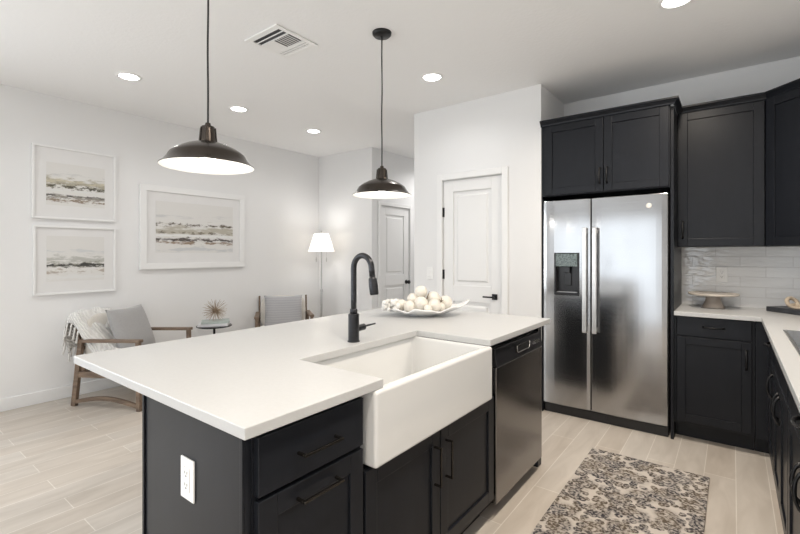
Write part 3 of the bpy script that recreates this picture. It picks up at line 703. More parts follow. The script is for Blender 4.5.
# ------------------------------------------------------------------ refrigerator
T = faces_minus_y(3.69)      # v measured out of body front
t = thing('refrigerator', 'side-by-side stainless refrigerator with water dispenser', 'refrigerator', (-0.815, 3.9, 0))
obj('cabinet_body', MB().box(-1.262, -0.365, 3.69, 4.20, 0.03, 1.752), M['blackplastic'], t, bevel=0.003)
obj('base_grille', MB().box(-1.262, -0.368, 3.66, 3.72, 0.0, 0.072), M['blackplastic'], t, bevel=0.003)
def fdoor(u0, u1, hole=None):
    # slightly bowed stainless door front, with an optional opening
    us = [u0]; n = 14
    us = [u0+(u1-u0)*k/n for k in range(n+1)]
    zs = [0.085, 1.756]
    if hole:
        us = sorted(set([u for u in us if not (hole[0]-0.02 < u < hole[1]+0.02)]+[hole[0], hole[1], (hole[0]+hole[1])/2])); zs = [0.085, hole[2], hole[3], 1.756]
    bulge = lambda u: 0.058+0.006*(1-((u-(u0+u1)/2)/((u1-u0)/2))**2)-0.002*(abs((u-(u0+u1)/2)/((u1-u0)/2))**12)
    m = MB(); F = {}; Bk = {}
    for i, u in enumerate(us):
        for j, z in enumerate(zs):
            F[i, j] = m.bm.verts.new(T(u, bulge(u), z)); Bk[i, j] = m.bm.verts.new(T(u, 0.004, z))
    I, J = len(us)-1, len(zs)-1
    def is_hole(i, j): return hole and j == 1 and us[i] >= hole[0]-1e-6 and us[i+1] <= hole[1]+1e-6
    for i in range(I):
        for j in range(J):
            if is_hole(i, j): continue
            m.bm.faces.new((F[i, j], F[i+1, j], F[i+1, j+1], F[i, j+1])); m.bm.faces.new((Bk[i, j], Bk[i, j+1], Bk[i+1, j+1], Bk[i+1, j]))
            for (a, b, ni, nj) in (((i, j), (i+1, j), i, j-1), ((i+1, j+1), (i, j+1), i, j+1), ((i+1, j), (i+1, j+1), i+1, j), ((i, j+1), (i, j), i-1, j)):
                if ni < 0 or nj < 0 or ni >= I or nj >= J or is_hole(ni, nj):
                    m.bm.faces.new((F[a], Bk[a], Bk[b], F[b]))
    return m
H = (-1.170, -0.975, 0.985, 1.325)
dL = obj('door', fdoor(-1.264, -0.890, H), M['steel'], t, bevel=0.003, ang=50)
dR = obj('door', fdoor(-0.882, -0.370), M['steel'], t, bevel=0.003, ang=50)
def vbar(u, parent):
    m = MB(); pts = [T(u, 0.062, 0.715), T(u, 0.098, 0.725), T(u, 0.108, 0.76), T(u, 0.110, 1.1), T(u, 0.108, 1.47), T(u, 0.098, 1.505), T(u, 0.062, 1.515)]
    pr = pts
    for a, b in zip(pr[:-1], pr[1:]): m.bar(a, b, 0.034, 0.014, up=(0, -1, 0.001))
    m = MB()
    m.box(u-0.0165, u+0.0165, 0.092, 0.110, 0.70, 1.525, T)
    m.box(u-0.012, u+0.012, 0.058, 0.093, 0.715, 0.745, T).box(u-0.012, u+0.012, 0.058, 0.093, 1.48, 1.51, T)
    obj('handle', m, M['brightsteel'], parent, bevel=0.006, seg=3)
vbar(-0.925, dL); vbar(-0.852, dR)
ds = MB()  # dispenser: frame, recess box
ds.box(H[0], H[1], 0.006, 0.012, H[2], 1.22, T)
ds.box(H[0], H[0]+0.012, 0.012, 0.068, H[2], H[3], T).box(H[1]-0.012, H[1], 0.012, 0.068, H[2], H[3], T)
ds.box(H[0]+0.012, H[1]-0.012, 0.012, 0.072, H[2], H[2]+0.022, T)
dp = obj('dispenser', ds, M['blackplastic'], dL, bevel=0.002)
m_dispscreen = mat('dispenser_display', (0.10, 0.13, 0.125), 0.12, var=((90, 90, 90), 0.7, 5))
obj('display', MB().box(H[0]+0.012, H[1]-0.012, 0.012, 0.070, 1.215, H[3]-0.004, T), m_dispscreen, dp, bevel=0.004)
obj('nozzle', MB().box(-1.095, -1.050, 0.018, 0.050, 1.165, 1.214, T).box(-1.10, -1.045, 0.014, 0.026, 1.06, 1.165, T), M['blackplastic'], dp, bevel=0.004)
obj('drip_tray', MB().box(H[0]+0.02, H[1]-0.02, 0.02, 0.062, H[2]+0.022, H[2]+0.026, T), M['chrome'], dp)
bd = MB().tube([T(-0.487, 0.058, 1.672), T(-0.487, 0.0665, 1.672)], 0.019, 28)
bo = obj('badge', bd, M['pages'], dR, bevel=0.001)
rg = MB().tube([T(-0.487+0.015*math.cos(a*PI/12), 0.0668, 1.672+0.015*math.sin(a*PI/12)) for a in range(24)], 0.0011, 6, closed=True)
obj('badge_ring', rg, M['chrome'], bo, smooth=True)

# ------------------------------------------------------------------ cabinets around the refrigerator
t = thing('wall_cabinet', 'charcoal two-door cabinet mounted above the refrigerator', 'cabinet', (-0.81, 3.9, 1.795), 'charcoal wall cabinets')
T = faces_minus_y(3.62)
obj('cabinet_body', MB().box(-1.272, -0.354, 3.62, YK-0.001, 1.795, 2.385), M['cab'], t, bevel=0.001)
for a, b, hx in ((-1.238, -0.792, -0.815), (-0.786, -0.360, -0.763)):
    d = front('door', T, a, b, 1.802, 2.372, t); pull_bow(T, 0.02, hx, 1.922, 0.12, True, d)
cr = MB()
def crown_run(mb, p, q, nrm, ml0=0.0, ml1=0.0, z=2.372):
    """profile swept along p->q; nrm outward; ml = extra length per unit projection at both ends (mitre)"""
    prof = [(0.0, 0.0), (0.010, 0.0), (0.012, 0.012), (0.028, 0.030), (0.034, 0.033), (0.034, 0.046), (0.0, 0.046)]
    p, q, nrm = Vector(p), Vector(q), Vector(nrm).normalized(); d = (q-p).normalized()
    A = [mb.bm.verts.new((*(p+nrm*o-d*o*ml0), z+h)) for o, h in prof]; B = [mb.bm.verts.new((*(q+nrm*o+d*o*ml1), z+h)) for o, h in prof]
    n = len(prof); mb.bm.faces.new(A); mb.bm.faces.new(B[::-1])
    for i in range(n): mb.bm.faces.new((A[i], B[i], B[(i+1) % n], A[(i+1) % n]))
crown_run(cr, (-1.272, 3.60), (-0.333, 3.60), (0, -1), 0, 1)
crown_run(cr, (-0.333, 3.60), (-0.333, YK-0.002), (1, 0), 1, 0)
obj('crown_moulding', cr, M['cab'], t, bevel=0.0008)
obj('side_panel', MB().box(-0.353, -0.3335, 3.64, YK-0.001, 0, 2.372), M['cab'], t, bevel=0.0012)
obj('side_panel', MB().box(-1.2735, -1.2665, 3.622, YK-0.001, 0, 1.794), M['cab'], t, bevel=0.0012)

t = thing('wall_cabinet', 'tall single-door charcoal wall cabinet above the cake stand', 'cabinet', (-0.09, 4.06, 1.372), 'charcoal wall cabinets')
T = faces_minus_y(3.90)
obj('cabinet_body', MB().box(-0.333, 0.176, 3.90, YK-0.001, 1.372, 2.385), M['cab'], t, bevel=0.001)
d = front('door', T, -0.326, 0.171, 1.376, 2.372, t); pull_bow(T, 0.02, -0.298, 1.50, 0.125, True, d)
cr = MB(); crown_run(cr, (-0.299, 3.88), (0.186, 3.88), (0, -1), 0, -0.41); obj('crown_moulding', cr, M['cab'], t, bevel=0.0008)

t = thing('wall_cabinet', 'diagonal charcoal corner wall cabinet at the right edge', 'cabinet', (0.45, 3.9, 1.372), 'charcoal wall cabinets')
obj('cabinet_body', MB().prism([(0.178, YK-0.001), (0.178, 3.90), (0.461, 3.617), (XR-0.001, 3.617), (XR-0.001, YK-0.001)], 1.372, 2.385), M['cab'], t, bevel=0.001)
s2 = math.sqrt(0.5); o0 = Vector((0.167, 3.90)); 
T = lambda u, v, z: (0.178+u*s2-v*s2, 3.90-u*s2-v*s2, z)
d = front('door', T, 0.022, 0.378, 1.376, 2.372, t); pull_bow(T, 0.02, 0.345, 1.50, 0.125, True, d)
cr = MB(); crown_run(cr, (0.186, 3.88), (0.451, 3.60), (-s2, -s2), -0.41, 0); obj('crown_moulding', cr, M['cab'], t, bevel=0.0008)

# back run base cabinet
YF = 3.675
t = thing('base_cabinet', 'charcoal drawer-over-door base cabinet right of the refrigerator', 'cabinet', (-0.12, 3.9, 0), 'charcoal base cabinets along the walls')
T = faces_minus_y(YF)
obj('cabinet_body', MB().box(-0.332, 0.115, YF, YK-0.001, 0.12, 0.884).box(-0.332, -0.322, YF-0.018, YF, 0.12, 0.884), M['cab'], t, bevel=0.001)
obj('toe_kick', MB().box(-0.332, 0.115, YF+0.09, YK-0.05, 0, 0.12), M['cab'], t)
d = front('drawer', T, -0.316, 0.098, 0.748, 0.878, t, slab=True); pull_bow(T, 0.02, -0.105, 0.815, 0.115, False, d)
d = front('door', T, -0.316, 0.098, 0.142, 0.738, t, fr=0.052); pull_bow(T, 0.02, 0.070, 0.622, 0.125, True, d)
f = MB().box(0.117, 0.190, YF-0.014, YF+0.05, 0.12, 0.884).box(0.117, 0.19, YF+0.09, YF+0.11, 0, 0.12)
tag(obj('corner_filler', f, M['cab'], bevel=0.001), 'charcoal filler strip in the inner corner of the base cabinets', 'panel')

XF = 0.192
T = faces_minus_x(XF)
RUN = [(3.07, 3.66, 'charcoal base cabinet nearest the inner corner, right-hand run', 1),
       (2.30, 3.065, 'charcoal two-door base cabinet below the cooktop', 2),
       (1.35, 2.295, 'charcoal base cabinet in front of cooktop, cut by the right photo edge', 2),
       (0.62, 1.345, 'wide charcoal base cabinet at the near end of the right-hand run', 2)]
for (ya, yb, lab, nd) in RUN:
    t = thing('base_cabinet', lab, 'cabinet', (0.48, (ya+yb)/2, 0), 'charcoal base cabinets along the walls')
    obj('cabinet_body', MB().box(XF, XR-0.001, ya, yb, 0.12, 0.884), M['cab'], t, bevel=0.001)
    obj('toe_kick', MB().box(XF+0.02, XR-0.05, ya, yb, 0, 0.12), M['cab'], t)
    y1_ = yb-0.17 if nd == 1 and yb > 3.5 else yb-0.004
    w_ = (y1_-ya-0.004)/nd
    for k in range(nd):
        a = ya+0.004+k*w_; b = a+w_-0.005
        if k == 0:
            d = front('drawer', T, ya+0.004, y1_-0.005, 0.722, 0.878, t, slab=True)
            if not (2.2 < ya < 2.4): pull_bow(T, 0.02, (ya+y1_)/2, 0.80, 0.115, False, d, out=0.024)
        d = front('door', T, a, b, 0.132, 0.712, t); hu = (a+0.032) if (nd == 1 or k == 1) else (b-0.032)
        pull_bow(T, 0.02, hu, 0.60, 0.125, True, d, out=0.024)

pts = [(-0.332, 3.63), (0.146, 3.63), (0.146, 0.60), (XR-0.001, 0.60), (XR-0.001, YK-0.001), (-0.332, YK-0.001)]
tag(obj('countertop', MB().prism(pts, 0.884, 0.914), M['quartz'], bevel=0.0025), 'white quartz L-shaped worktop along the tiled walls', 'countertop')

t = thing('cooktop', 'dark glass cooktop with steel rim set into the right worktop', 'cooktop', (0.48, 2.68, 0.914))
obj('rim', MB().box(0.212, 0.735, 2.30, 3.07, 0.9143, 0.919), M['chrome'], t, bevel=0.001)
obj('glass', MB().box(0.224, 0.723, 2.312, 3.058, 0.9185, 0.921), M['cookglass'], t, bevel=0.001)
for (bx_, by_, r) in ((0.37, 2.50, 0.09), (0.37, 2.87, 0.075), (0.60, 2.50, 0.075), (0.60, 2.87, 0.09)):
    obj('burner_ring', MB().tube([(bx_+r*math.cos(a*PI/20), by_+r*math.sin(a*PI/20), 0.921) for a in range(40)], 0.0012, 5, closed=True), M['chrome'], t)

# cake stand
c = (-0.118, 4.035, 0.914)
t = thing('cake_stand', 'beige pedestal cake stand on the worktop against the tiles', 'cake stand', c)
obj('plate', MB().lathe([(0, 0.106), (0.14, 0.106), (0.158, 0.112), (0.160, 0.102), (0.150, 0.094), (0.04, 0.090), (0, 0.090)], c, 48), M['standtop'], t, smooth=False, bevel=0.002)
obj('pedestal', MB().lathe([(0, 0.0), (0.070, 0.0), (0.072, 0.006), (0.062, 0.025), (0.050, 0.052), (0.046, 0.075), (0.052, 0.091), (0, 0.091)], c, 40), M['standfoot'], t, smooth=True)
# board and ring knot
bM = Matrix.Translation((0.42, 3.975, 0.914)) @ Matrix.Rotation(-PI/4, 4, 'Z')
bb = MB().box(-0.21, 0.21, -0.12, 0.12, 0.0003, 0.034); bb.xform(bM)
tag(obj('serving_board', bb, M['slate'], bevel=0.004), 'dark slate serving board lying in the worktop corner', 'serving board')
kc = Vector((0.322, 3.985, 0.948+0.0385))
def ring(r, tr, rx, rz, off):
    mt = Matrix.Translation(kc+Vector(off)) @ Matrix.Rotation(rz, 4, 'Z') @ Matrix.Rotation(rx, 4, 'X')
    return [mt @ Vector((r*math.cos(a*PI/16), r*math.sin(a*PI/16), 0)) for a in range(32)], tr
m = MB()
for a in (ring(0.034, 0.0125, 1.05, 0.65, (0, 0, 0.0)), ring(0.026, 0.010, 0.35, 0.2, (0.018, -0.012, -0.022))):
    m.tube(a[0], a[1], 12, closed=True)
tag(obj('wooden_knot', m, M['rope'], smooth=True), 'pale wooden linked-ring ornament on the slate board', 'ornament')

# ------------------------------------------------------------------ rug
rg = MB().box(-0.755, -0.108, 1.20, 3.13, 0.0004, 0.011)
tag(obj('runner_rug', rg, M['rug'], bevel=0.003), 'grey and beige floral kitchen rug between island and refrigerator', 'rug')

# ------------------------------------------------------------------ pictures on the left wall
ART1 = art_material('abstract_landscape_upper', [(0.74, 0.14, (0.62, 0.62, 0.61), 0.70, (2, 7)), (0.54, 0.17, (0.42, 0.39, 0.31), 0.38, (3, 12)), (0.58, 0.08, (0.60, 0.55, 0.42), 0.50, (3, 14)), (0.46, 0.10, (0.09, 0.085, 0.06), 0.50, (9, 16)),
        (0.36, 0.03, (0.74, 0.74, 0.73), 0.3, (3, 12)), (0.19, 0.10, (0.30, 0.28, 0.25), 0.50, (6, 14)), (0.24, 0.05, (0.10, 0.09, 0.08), 0.60, (8, 22)), (0.13, 0.09, (0.27, 0.21, 0.16), 0.64, (6, 14))], 1.0)
ART2 = art_material('abstract_landscape_lower', [(0.66, 0.12, (0.64, 0.65, 0.65), 0.60, (2, 9)), (0.48, 0.15, (0.50, 0.50, 0.47), 0.45, (3, 12)), (0.36, 0.10, (0.30, 0.29, 0.24), 0.50, (6, 16)), (0.35, 0.07, (0.05, 0.05, 0.045), 0.44, (10, 20)),
        (0.20, 0.12, (0.46, 0.41, 0.36), 0.58, (5, 12)), (0.08, 0.10, (0.76, 0.76, 0.75), 0.45, (3, 8))], 5.0)
ART3 = art_material('abstract_landscape_wide', [(0.72, 0.12, (0.62, 0.62, 0.62), 0.75, (2, 8)), (0.44, 0.16, (0.48, 0.45, 0.38), 0.42, (3, 11)), (0.56, 0.07, (0.12, 0.10, 0.07), 0.58, (12, 18)),
        (0.40, 0.06, (0.17, 0.15, 0.11), 0.68, (12, 20)), (0.34, 0.03, (0.78, 0.78, 0.77), 0.3, (3, 10)), (0.26, 0.07, (0.10, 0.085, 0.075), 0.42, (11, 18)),
        (0.20, 0.08, (0.29, 0.215, 0.155), 0.64, (7, 14)), (0.06, 0.10, (0.60, 0.61, 0.62), 0.60, (3, 8))], 9.0)
def picture(name, y0, y1, z0, z1, fw, art, ay0, ay1, az0, az1, lab, dep=0.028):
    t = thing(name, lab, 'framed picture', (XL, (y0+y1)/2, z0), 'white framed abstract prints on the left wall')
    f = MB(); xa, xb = XL+0.0005, XL+dep
    f.box(xa, xb, y0, y1, z0, z0+fw).box(xa, xb, y0, y1, z1-fw, z1).box(xa, xb, y0, y0+fw, z0+fw, z1-fw).box(xa, xb, y1-fw, y1, z0+fw, z1-fw)
    obj('frame', f, M['trim'], t, bevel=0.002)
    obj('mat_board', MB().box(xa, XL+dep-0.014, y0+fw, y1-fw, z0+fw, z1-fw), M['matboard'], t)
    obj('print', MB().box(XL+dep-0.0139, XL+dep-0.0125, ay0, ay1, az0, az1), art, t)
M['matboard'] = mat('picture_mat', (0.78, 0.775, 0.77), 0.35, var=((9, 9, 9), 0.01, 1))
picture('framed_print', 1.062, 1.711, 1.632, 2.285, 0.018, ART1, 1.163, 1.616, 1.757, 2.140, 'upper of the two stacked square white-framed abstract landscapes')
picture('framed_print', 1.070, 1.711, 0.952, 1.572, 0.018, ART2, 1.166, 1.612, 1.070, 1.480, 'lower of the two stacked square white-framed abstract landscapes')
picture('framed_print', 1.930, 3.129, 1.156, 2.038, 0.062, ART3, 2.085, 2.975, 1.330, 1.880, 'large wide white-framed abstract landscape in a broad frame', dep=0.035)

# ------------------------------------------------------------------ armchairs (local: faces +X)
def armchair(lab):
    t = thing('armchair', lab, 'armchair', (0, 0, 0), 'wood-framed cream armchairs')
    for s in (-1, 1):
        y = s*0.31
        obj('leg', MB().bar((-0.335, y, 0.0), (-0.262, y, 0.565), 0.045, 0.034, up=(0, 1, 0)), M['wood'], t, bevel=0.004)
        obj('leg', MB().bar((0.325, y, 0.0), (0.315, y, 0.575), 0.034, 0.034, up=(0, 1, 0)), M['wood'], t, bevel=0.004)
        obj('armrest', MB().bar((-0.30, y, 0.565), (0.345, y, 0.588), 0.05, 0.026), M['wood'], t, bevel=0.005)
        r = MB(); r.bar((-0.29, y, 0.275), (0.31, y, 0.295), 0.028, 0.05)
        obj('seat_rail', r, M['wood'], t, bevel=0.003)
        r = MB(); n = 12; pr = []
        for k in range(n+1):
            a = k/n; x = -0.31+0.62*a; pr.append((x, 0.022+0.045*math.sin(a*PI)))
        for (xa, za), (xb, zb) in zip(pr[:-1], pr[1:]):
            r.hexa([(xa, y-0.014, za-0.0), (xb, y-0.014, zb), (xb, y+0.014, zb), (xa, y+0.014, za), (xa, y-0.014, za+0.034), (xb, y-0.014, zb+0.034), (xb, y+0.014, zb+0.034), (xa, y+0.014, za+0.034)])
        bmesh.ops.remove_doubles(r.bm, verts=r.bm.verts[:], dist=1e-5)
        obj('sled_stretcher', r, M['wood'], t, bevel=0.002)
    for (x, z, hgt) in ((-0.27, 0.28, 0.05), (0.30, 0.29, 0.05), (-0.27, 0.50, 0.03)):
        obj('cross_rail', MB().box(x-0.014, x+0.014, -0.296, 0.296, z-hgt/2, z+hgt/2), M['wood'], t, bevel=0.003)
    def cushion(name, c, dims, rotm, puff, m=None):
        """superellipsoid cushion"""
        b = MB(); nu, nv = 32, 16
        for_ = lambda v, e: math.copysign(abs(v)**e, v)
        rows = []
        for j in range(nv+1):
            ph = -PI/2+PI*j/nv
            if j in (0, nv): rows.append([b.bm.verts.new((0, 0, for_(math.sin(ph), puff)*dims[2]/2))]); continue
            rows.append([b.bm.verts.new((for_(math.cos(ph), puff)*for_(math.cos(a*2*PI/nu), 0.28)*dims[0]/2, for_(math.cos(ph), puff)*for_(math.sin(a*2*PI/nu), 0.28)*dims[1]/2, for_(math.sin(ph), puff)*dims[2]/2)) for a in range(nu)])
        for j in range(nv):
            A, B = rows[j], rows[j+1]
            for k in range(nu):
                if len(A) == 1: b.bm.faces.new((A[0], B[(k+1) % nu], B[k]))
                elif len(B) == 1: b.bm.faces.new((A[k], A[(k+1) % nu], B[0]))
                else: b.bm.faces.new((A[k], A[(k+1) % nu], B[(k+1) % nu], B[k]))
        b.xform(Matrix.Translation(c) @ rotm)
        return obj(name, b, m or M['cream'], t, smooth=True)
    cushion('seat_cushion', (0.03, 0, 0.375), (0.60, 0.57, 0.13), Matrix.Rotation(-0.04, 4, 'Y'), 0.45)
    cushion('back_cushion', (-0.262, 0, 0.578), (0.11, 0.56, 0.41), Matrix.Rotation(-0.22, 4, 'Y'), 0.5)
    # back frame posts
    for s in (-1, 1):
        obj('back_post', MB().bar((-0.255, s*0.292, 0.30), (-0.340, s*0.292, 0.775), 0.03, 0.022, up=(0, 1, 0)), M['wood'], t, bevel=0.004)
    return t
ch1 = armchair('wood-framed cream armchair with white throw, left of the side table')
ch2 = copy_tree(ch1); ch2['label'] = 'wood-framed cream armchair in front of floor lamp, mostly hidden by the island'
A1 = math.radians(25.5); A2 = math.radians(-36)
ch1.location = (-4.375, 1.71, 0); ch1.rotation_euler = (0, 0, A1)
ch2.location = (-4.385, 3.385, 0); ch2.rotation_euler = (0, 0, A2)
M1 = Matrix.Translation(ch1.location) @ Matrix.Rotation(A1, 4, 'Z'); M2 = Matrix.Translation(ch2.location) @ Matrix.Rotation(A2, 4, 'Z')

def pillow(base, c, w, h, th, tilt, yaw, m, lab, stripes=False, piping=None):
    b = MB(); n = 22
    def f(sgn):
        def g(u, v):
            x, y = u*2-1, v*2-1
            e = max(0.0, (1-abs(x)**2.6)*(1-abs(y)**2.6))**0.5
            pin = 1-0.07*(abs(x)**4*(1-abs(y)**2)*0+ (1-abs(x)**2)*abs(y)**3*0)
            k = 1-0.06*(1-y*y)*abs(x)**2; k2 = 1-0.06*(1-x*x)*abs(y)**2
            rip = 0.002*math.sin(v*60) if stripes else 0
            return (sgn*(th/2*e+rip*e), x*w/2*k, y*h/2*k2)
        return g
    b.grid(f(1), n, n); b.grid(f(-1), n, n)
    bmesh.ops.remove_doubles(b.bm, verts=b.bm.verts[:], dist=1e-5)
    mt = base @ Matrix.Translation(c) @ Matrix.Rotation(yaw, 4, 'Z') @ Matrix.Rotation(tilt, 4, 'Y')
    b.xform(mt)
    return tag(obj('throw_pillow', b, m, smooth=True), lab, 'pillow', 'grey pillows on the armchairs')
pillow(M1, (-0.095, 0.06, 0.612), 0.46, 0.44, 0.15, -0.38, 0.10, M['greyfab'], 'plain grey linen pillow on the armchair with the throw')
def stripe_material():
    m = mat('grey_striped_weave', (0.40, 0.40, 0.41), 0.95, sheen=0.3); nt = m.node_tree; b = nt.nodes['Principled BSDF']
    tc = nt.nodes.new('ShaderNodeTexCoord'); wv = nt.nodes.new('ShaderNodeTexWave'); wv.bands_direction = 'Z'; wv.inputs['Scale'].default_value = 11; wv.inputs['Distortion'].default_value = 1.5; wv.inputs['Detail'].default_value = 2
    r = nt.nodes.new('ShaderNodeValToRGB'); r.color_ramp.elements[0].color = (0.36, 0.36, 0.375, 1); r.color_ramp.elements[1].color = (0.42, 0.415, 0.425, 1)
    nt.links.new(tc.outputs['Object'], wv.inputs['Vector']); nt.links.new(wv.outputs['Fac'], r.inputs[0]); nt.links.new(r.outputs[0], b.inputs['Base Color'])
    return m
M['stripe'] = stripe_material()
pillow(M2, (-0.12, 0.0, 0.59), 0.47, 0.42, 0.14, -0.28, 0.0, M['stripe'], 'grey striped pillow on the armchair in front of the lamp', stripes=True)

# throw over the back of chair 1
def throw():
    t = thing('throw_blanket', 'white knitted throw with tassels draped over the armchair back', 'throw', (0, 0, 0))
    path = [(0.06, 0.455), (-0.08, 0.475), (-0.155, 0.53), (-0.20, 0.61), (-0.24, 0.70), (-0.27, 0.765), (-0.31, 0.81), (-0.36, 0.81), (-0.392, 0.77), (-0.398, 0.70), (-0.392, 0.60), (-0.386, 0.50)]
    P = [Vector(p) for p in path]
    cum = [0]
    for a, b_ in zip(P[:-1], P[1:]): cum.append(cum[-1]+(b_-a).length)
    def at(s):
        s *= cum[-1]
        for i in range(len(P)-1):
            if s <= cum[i+1]+1e-9:
                k = (s-cum[i])/(cum[i+1]-cum[i]); return P[i].lerp(P[i+1], k)
        return P[-1]
    def f(u, v):
        p = at(u); y = -0.325+v*0.36
        fold = 0.012*math.sin(v*17+u*3)+0.007*math.sin(v*31+u*9)
        edge = max(0, 0.12-v)/0.12
        q = Vector((p.x, y+0.02*math.sin(u*7)*(1-v), p.y-0.10*edge*edge*(0.5+0.5*math.sin(u*PI))))
        q.z += fold*(1 if 0.35 < u < 0.7 else 0.4); q.x += abs(fold)*(0.8 if u < 0.45 else -0.5)
        return M1 @ q
    obj('cloth', MB().grid(f, 44, 28), M['knit'], t, smooth=True, solid=0.010)
    tz = MB()
    for k in range(13):
        v = k/12; q = Vector(f(1.0, v)); n = M1.to_3x3() @ Vector((-0.004, 0, 0))
        q2 = q+Vector((random.uniform(-0.006, 0.006), random.uniform(-0.006, 0.006), -0.07))
        tz.tube([q+Vector((0, 0, 0.004)), q.lerp(q2, 0.25), q.lerp(q2, 0.35), q2], [0.004, 0.008, 0.004, 0.009], 7)
    for k in range(9):   # tassels of the side hanging past the near arm
        u = 0.52+0.045*k; q = Vector(f(min(u, 1), 0.0)); q2 = q+M1.to_3x3() @ Vector((random.uniform(-0.03, 0.01), -0.012, -0.09-random.uniform(0, 0.03)))
        tz.tube([q, q.lerp(q2, 0.25), q.lerp(q2, 0.35), q2], [0.004, 0.008, 0.004, 0.009], 7)
    obj('tassels', tz, M['whitefab'], t, smooth=True)
throw()

# ------------------------------------------------------------------ side table, books, ornament
tx, ty, tz_ = -4.49, 2.54, 0.540
t = thing('side_table', 'small round dark-topped side table between the two armchairs', 'side table', (tx, ty, 0))
obj('tabletop', MB().lathe([(0, -0.014), (0.174, -0.014), (0.180, -0.010), (0.180, -0.002), (0.176, 0), (0, 0)], (tx, ty, tz_), 56), M['black'], t, bevel=0.001)
obj('post', MB().tube([(tx, ty, 0.012), (tx, ty, tz_-0.013)], 0.012, 16), M['black'], t, smooth=True)
obj('base', MB().lathe([(0, 0.0), (0.14, 0.0), (0.142, 0.006), (0.02, 0.014), (0.0, 0.014)], (tx, ty, 0), 48), M['black'], t)
def book(c, L, W, Hh, rz, cov, lab):
    t = thing('book', lab, 'book', c, 'books on the side table')
    mt = Matrix.Translation(c) @ Matrix.Rotation(rz, 4, 'Z')
    m = MB().box(-L/2, L/2, -W/2, W/2, 0.0003, 0.003).box(-L/2, L/2, -W/2, W/2, Hh-0.003, Hh).box(-L/2, L/2, -W/2, -W/2+0.003, 0.003, Hh-0.003); m.xform(mt)
    obj('cover', m, cov, t, bevel=0.0008)
    m = MB().box(-L/2+0.004, L/2-0.004, -W/2+0.0035, W/2-0.004, 0.0032, Hh-0.0032); m.xform(mt)
    obj('pages', m, M['pages'], t)
book((tx, ty, tz_), 0.30, 0.22, 0.028, math.radians(52), M['book_white'], 'lower white book on the side table')
book((tx+0.01, ty+0.01, tz_+0.0285), 0.28, 0.20, 0.024, math.radians(60), M['book_green'], 'upper grey-green book under the gold starburst')
bc = Vector((tx+0.01, ty+0.005, tz_+0.0525+0.105))
t = thing('starburst_ornament', 'spiky antique gold starburst ornament on the books', 'ornament', (bc.x, bc.y, tz_+0.0525))
s = MB(); k = 0; NS = 90
for i in range(NS):
    z = 1-2*(i+0.5)/NS; r = math.sqrt(1-z*z); a = i*2.39996
    dv = Vector((r*math.cos(a), r*math.sin(a), z)); Lh = 0.136*random.uniform(0.85, 1.06)
    if dv.z*Lh < -0.104: Lh = 0.104/abs(dv.z)
    s.tube([bc+dv*0.008, bc+dv*Lh], [0.0024, 0.0016], 5)
so = obj('spikes', s, M['gold'], t)
obj('core', MB().lathe([(0, -0.02), (0.014, -0.014), (0.02, 0), (0.014, 0.014), (0, 0.02)], bc, 16), M['gold'], t, smooth=True)

# ------------------------------------------------------------------ floor lamp
lx, ly = -4.44, 4.05
t = thing('floor_lamp', 'slim nickel floor lamp with lit white shade in the far corner', 'floor lamp', (lx, ly, 0))
obj('base', MB().lathe([(0, 0), (0.13, 0), (0.133, 0.008), (0.12, 0.016), (0.02, 0.026), (0, 0.026)], (lx, ly, 0), 48), M['chrome'], t, bevel=0.001)
obj('pole', MB().tube([(lx, ly, 0.024), (lx, ly, 0.82)], 0.014, 16).tube([(lx, ly, 0.82), (lx, ly, 1.60)], 0.009, 14).tube([(lx, ly, 0.80), (lx, ly, 0.835)], 0.017, 16), M['chrome'], t, bevel=0.001)
shm = bpy.data.materials.new('translucent_lamp_shade'); shm.use_nodes = True
nt = shm.node_tree; b = nt.nodes['Principled BSDF']; b.inputs['Base Color'].default_value = (0.9, 0.88, 0.84, 1); b.inputs['Roughness'].default_value = 0.8
tcn = nt.nodes.new('ShaderNodeTexCoord'); nn = nt.nodes.new('ShaderNodeTexNoise'); nn.inputs['Scale'].default_value = 150; nt.links.new(tcn.outputs['Object'], nn.inputs['Vector'])
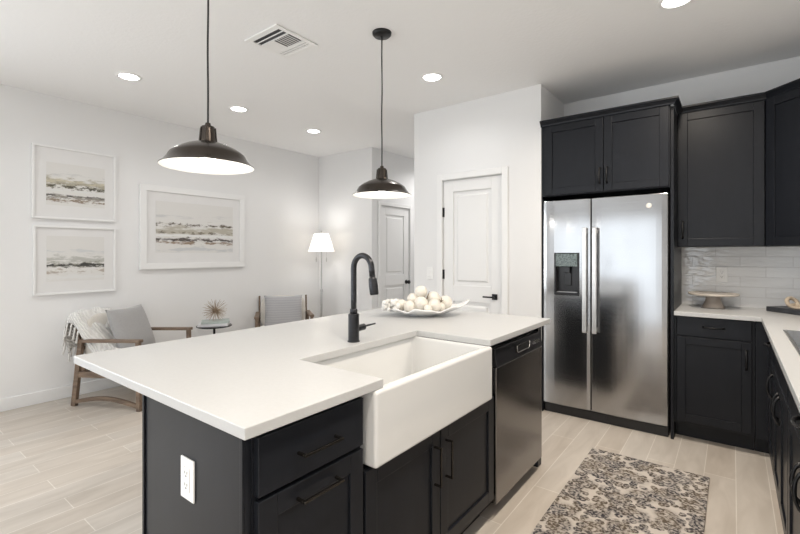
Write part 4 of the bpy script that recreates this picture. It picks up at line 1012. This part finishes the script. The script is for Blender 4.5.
bp = nt.nodes.new('ShaderNodeBump'); bp.inputs['Strength'].default_value = 0.2; bp.inputs['Distance'].default_value = 0.001; nt.links.new(nn.outputs[0], bp.inputs['Height']); nt.links.new(bp.outputs[0], b.inputs['Normal'])
tr = nt.nodes.new('ShaderNodeBsdfTranslucent'); tr.inputs[0].default_value = (0.95, 0.9, 0.82, 1)
ms = nt.nodes.new('ShaderNodeMixShader'); ms.inputs[0].default_value = 0.4
nt.links.new(b.outputs[0], ms.inputs[1]); nt.links.new(tr.outputs[0], ms.inputs[2]); nt.links.new(ms.outputs[0], nt.nodes['Material Output'].inputs[0])
sh = MB().lathe([(0.176, 1.345), (0.178, 1.347), (0.095, 1.585), (0.093, 1.585)], (lx, ly, 0), 64)
obj('lamp_shade', sh, shm, t, smooth=True)
sp = MB()
for a in range(3):
    an = a*2*PI/3+0.4; sp.tube([(lx, ly, 1.582), (lx+0.094*math.cos(an), ly+0.094*math.sin(an), 1.582)], 0.002, 6)
sp.lathe([(0, 1.575), (0.008, 1.58), (0.006, 1.60), (0.011, 1.612), (0.006, 1.628), (0, 1.635)], (lx, ly, 0), 16)
obj('finial', sp, M['chrome'], t, smooth=True)
for s_ in (-1, 1):
    ux, uy = s_*0.07*math.cos(YAW), s_*0.07*math.sin(YAW)
    m = MB().tube([(lx, ly, 1.40), (lx+ux, ly+uy, 1.40)], 0.005, 8).tube([(lx+ux, ly+uy, 1.40), (lx+ux, ly+uy, 1.27)], 0.0014, 6).tube([(lx+ux, ly+uy, 1.27), (lx+ux, ly+uy, 1.24), (lx+ux, ly+uy, 1.205)], [0.003, 0.007, 0.005], 10)
    obj('pull_chain', m, M['chrome'], t)
    obj('bulb', MB().lathe([(0, 1.415), (0.015, 1.42), (0.028, 1.45), (0.028, 1.465), (0.015, 1.49), (0, 1.495)], (lx+ux, ly+uy, 0), 16), M['bulb'], t, smooth=True)
ld = bpy.data.lights.new('lamp_light', 'POINT'); ld.energy = 4.5; ld.color = (1, 0.97, 0.94); ld.shadow_soft_size = 0.04
lo = bpy.data.objects.new('floor_lamp_light', ld); lo.location = (lx, ly, 1.53); COL.objects.link(lo)
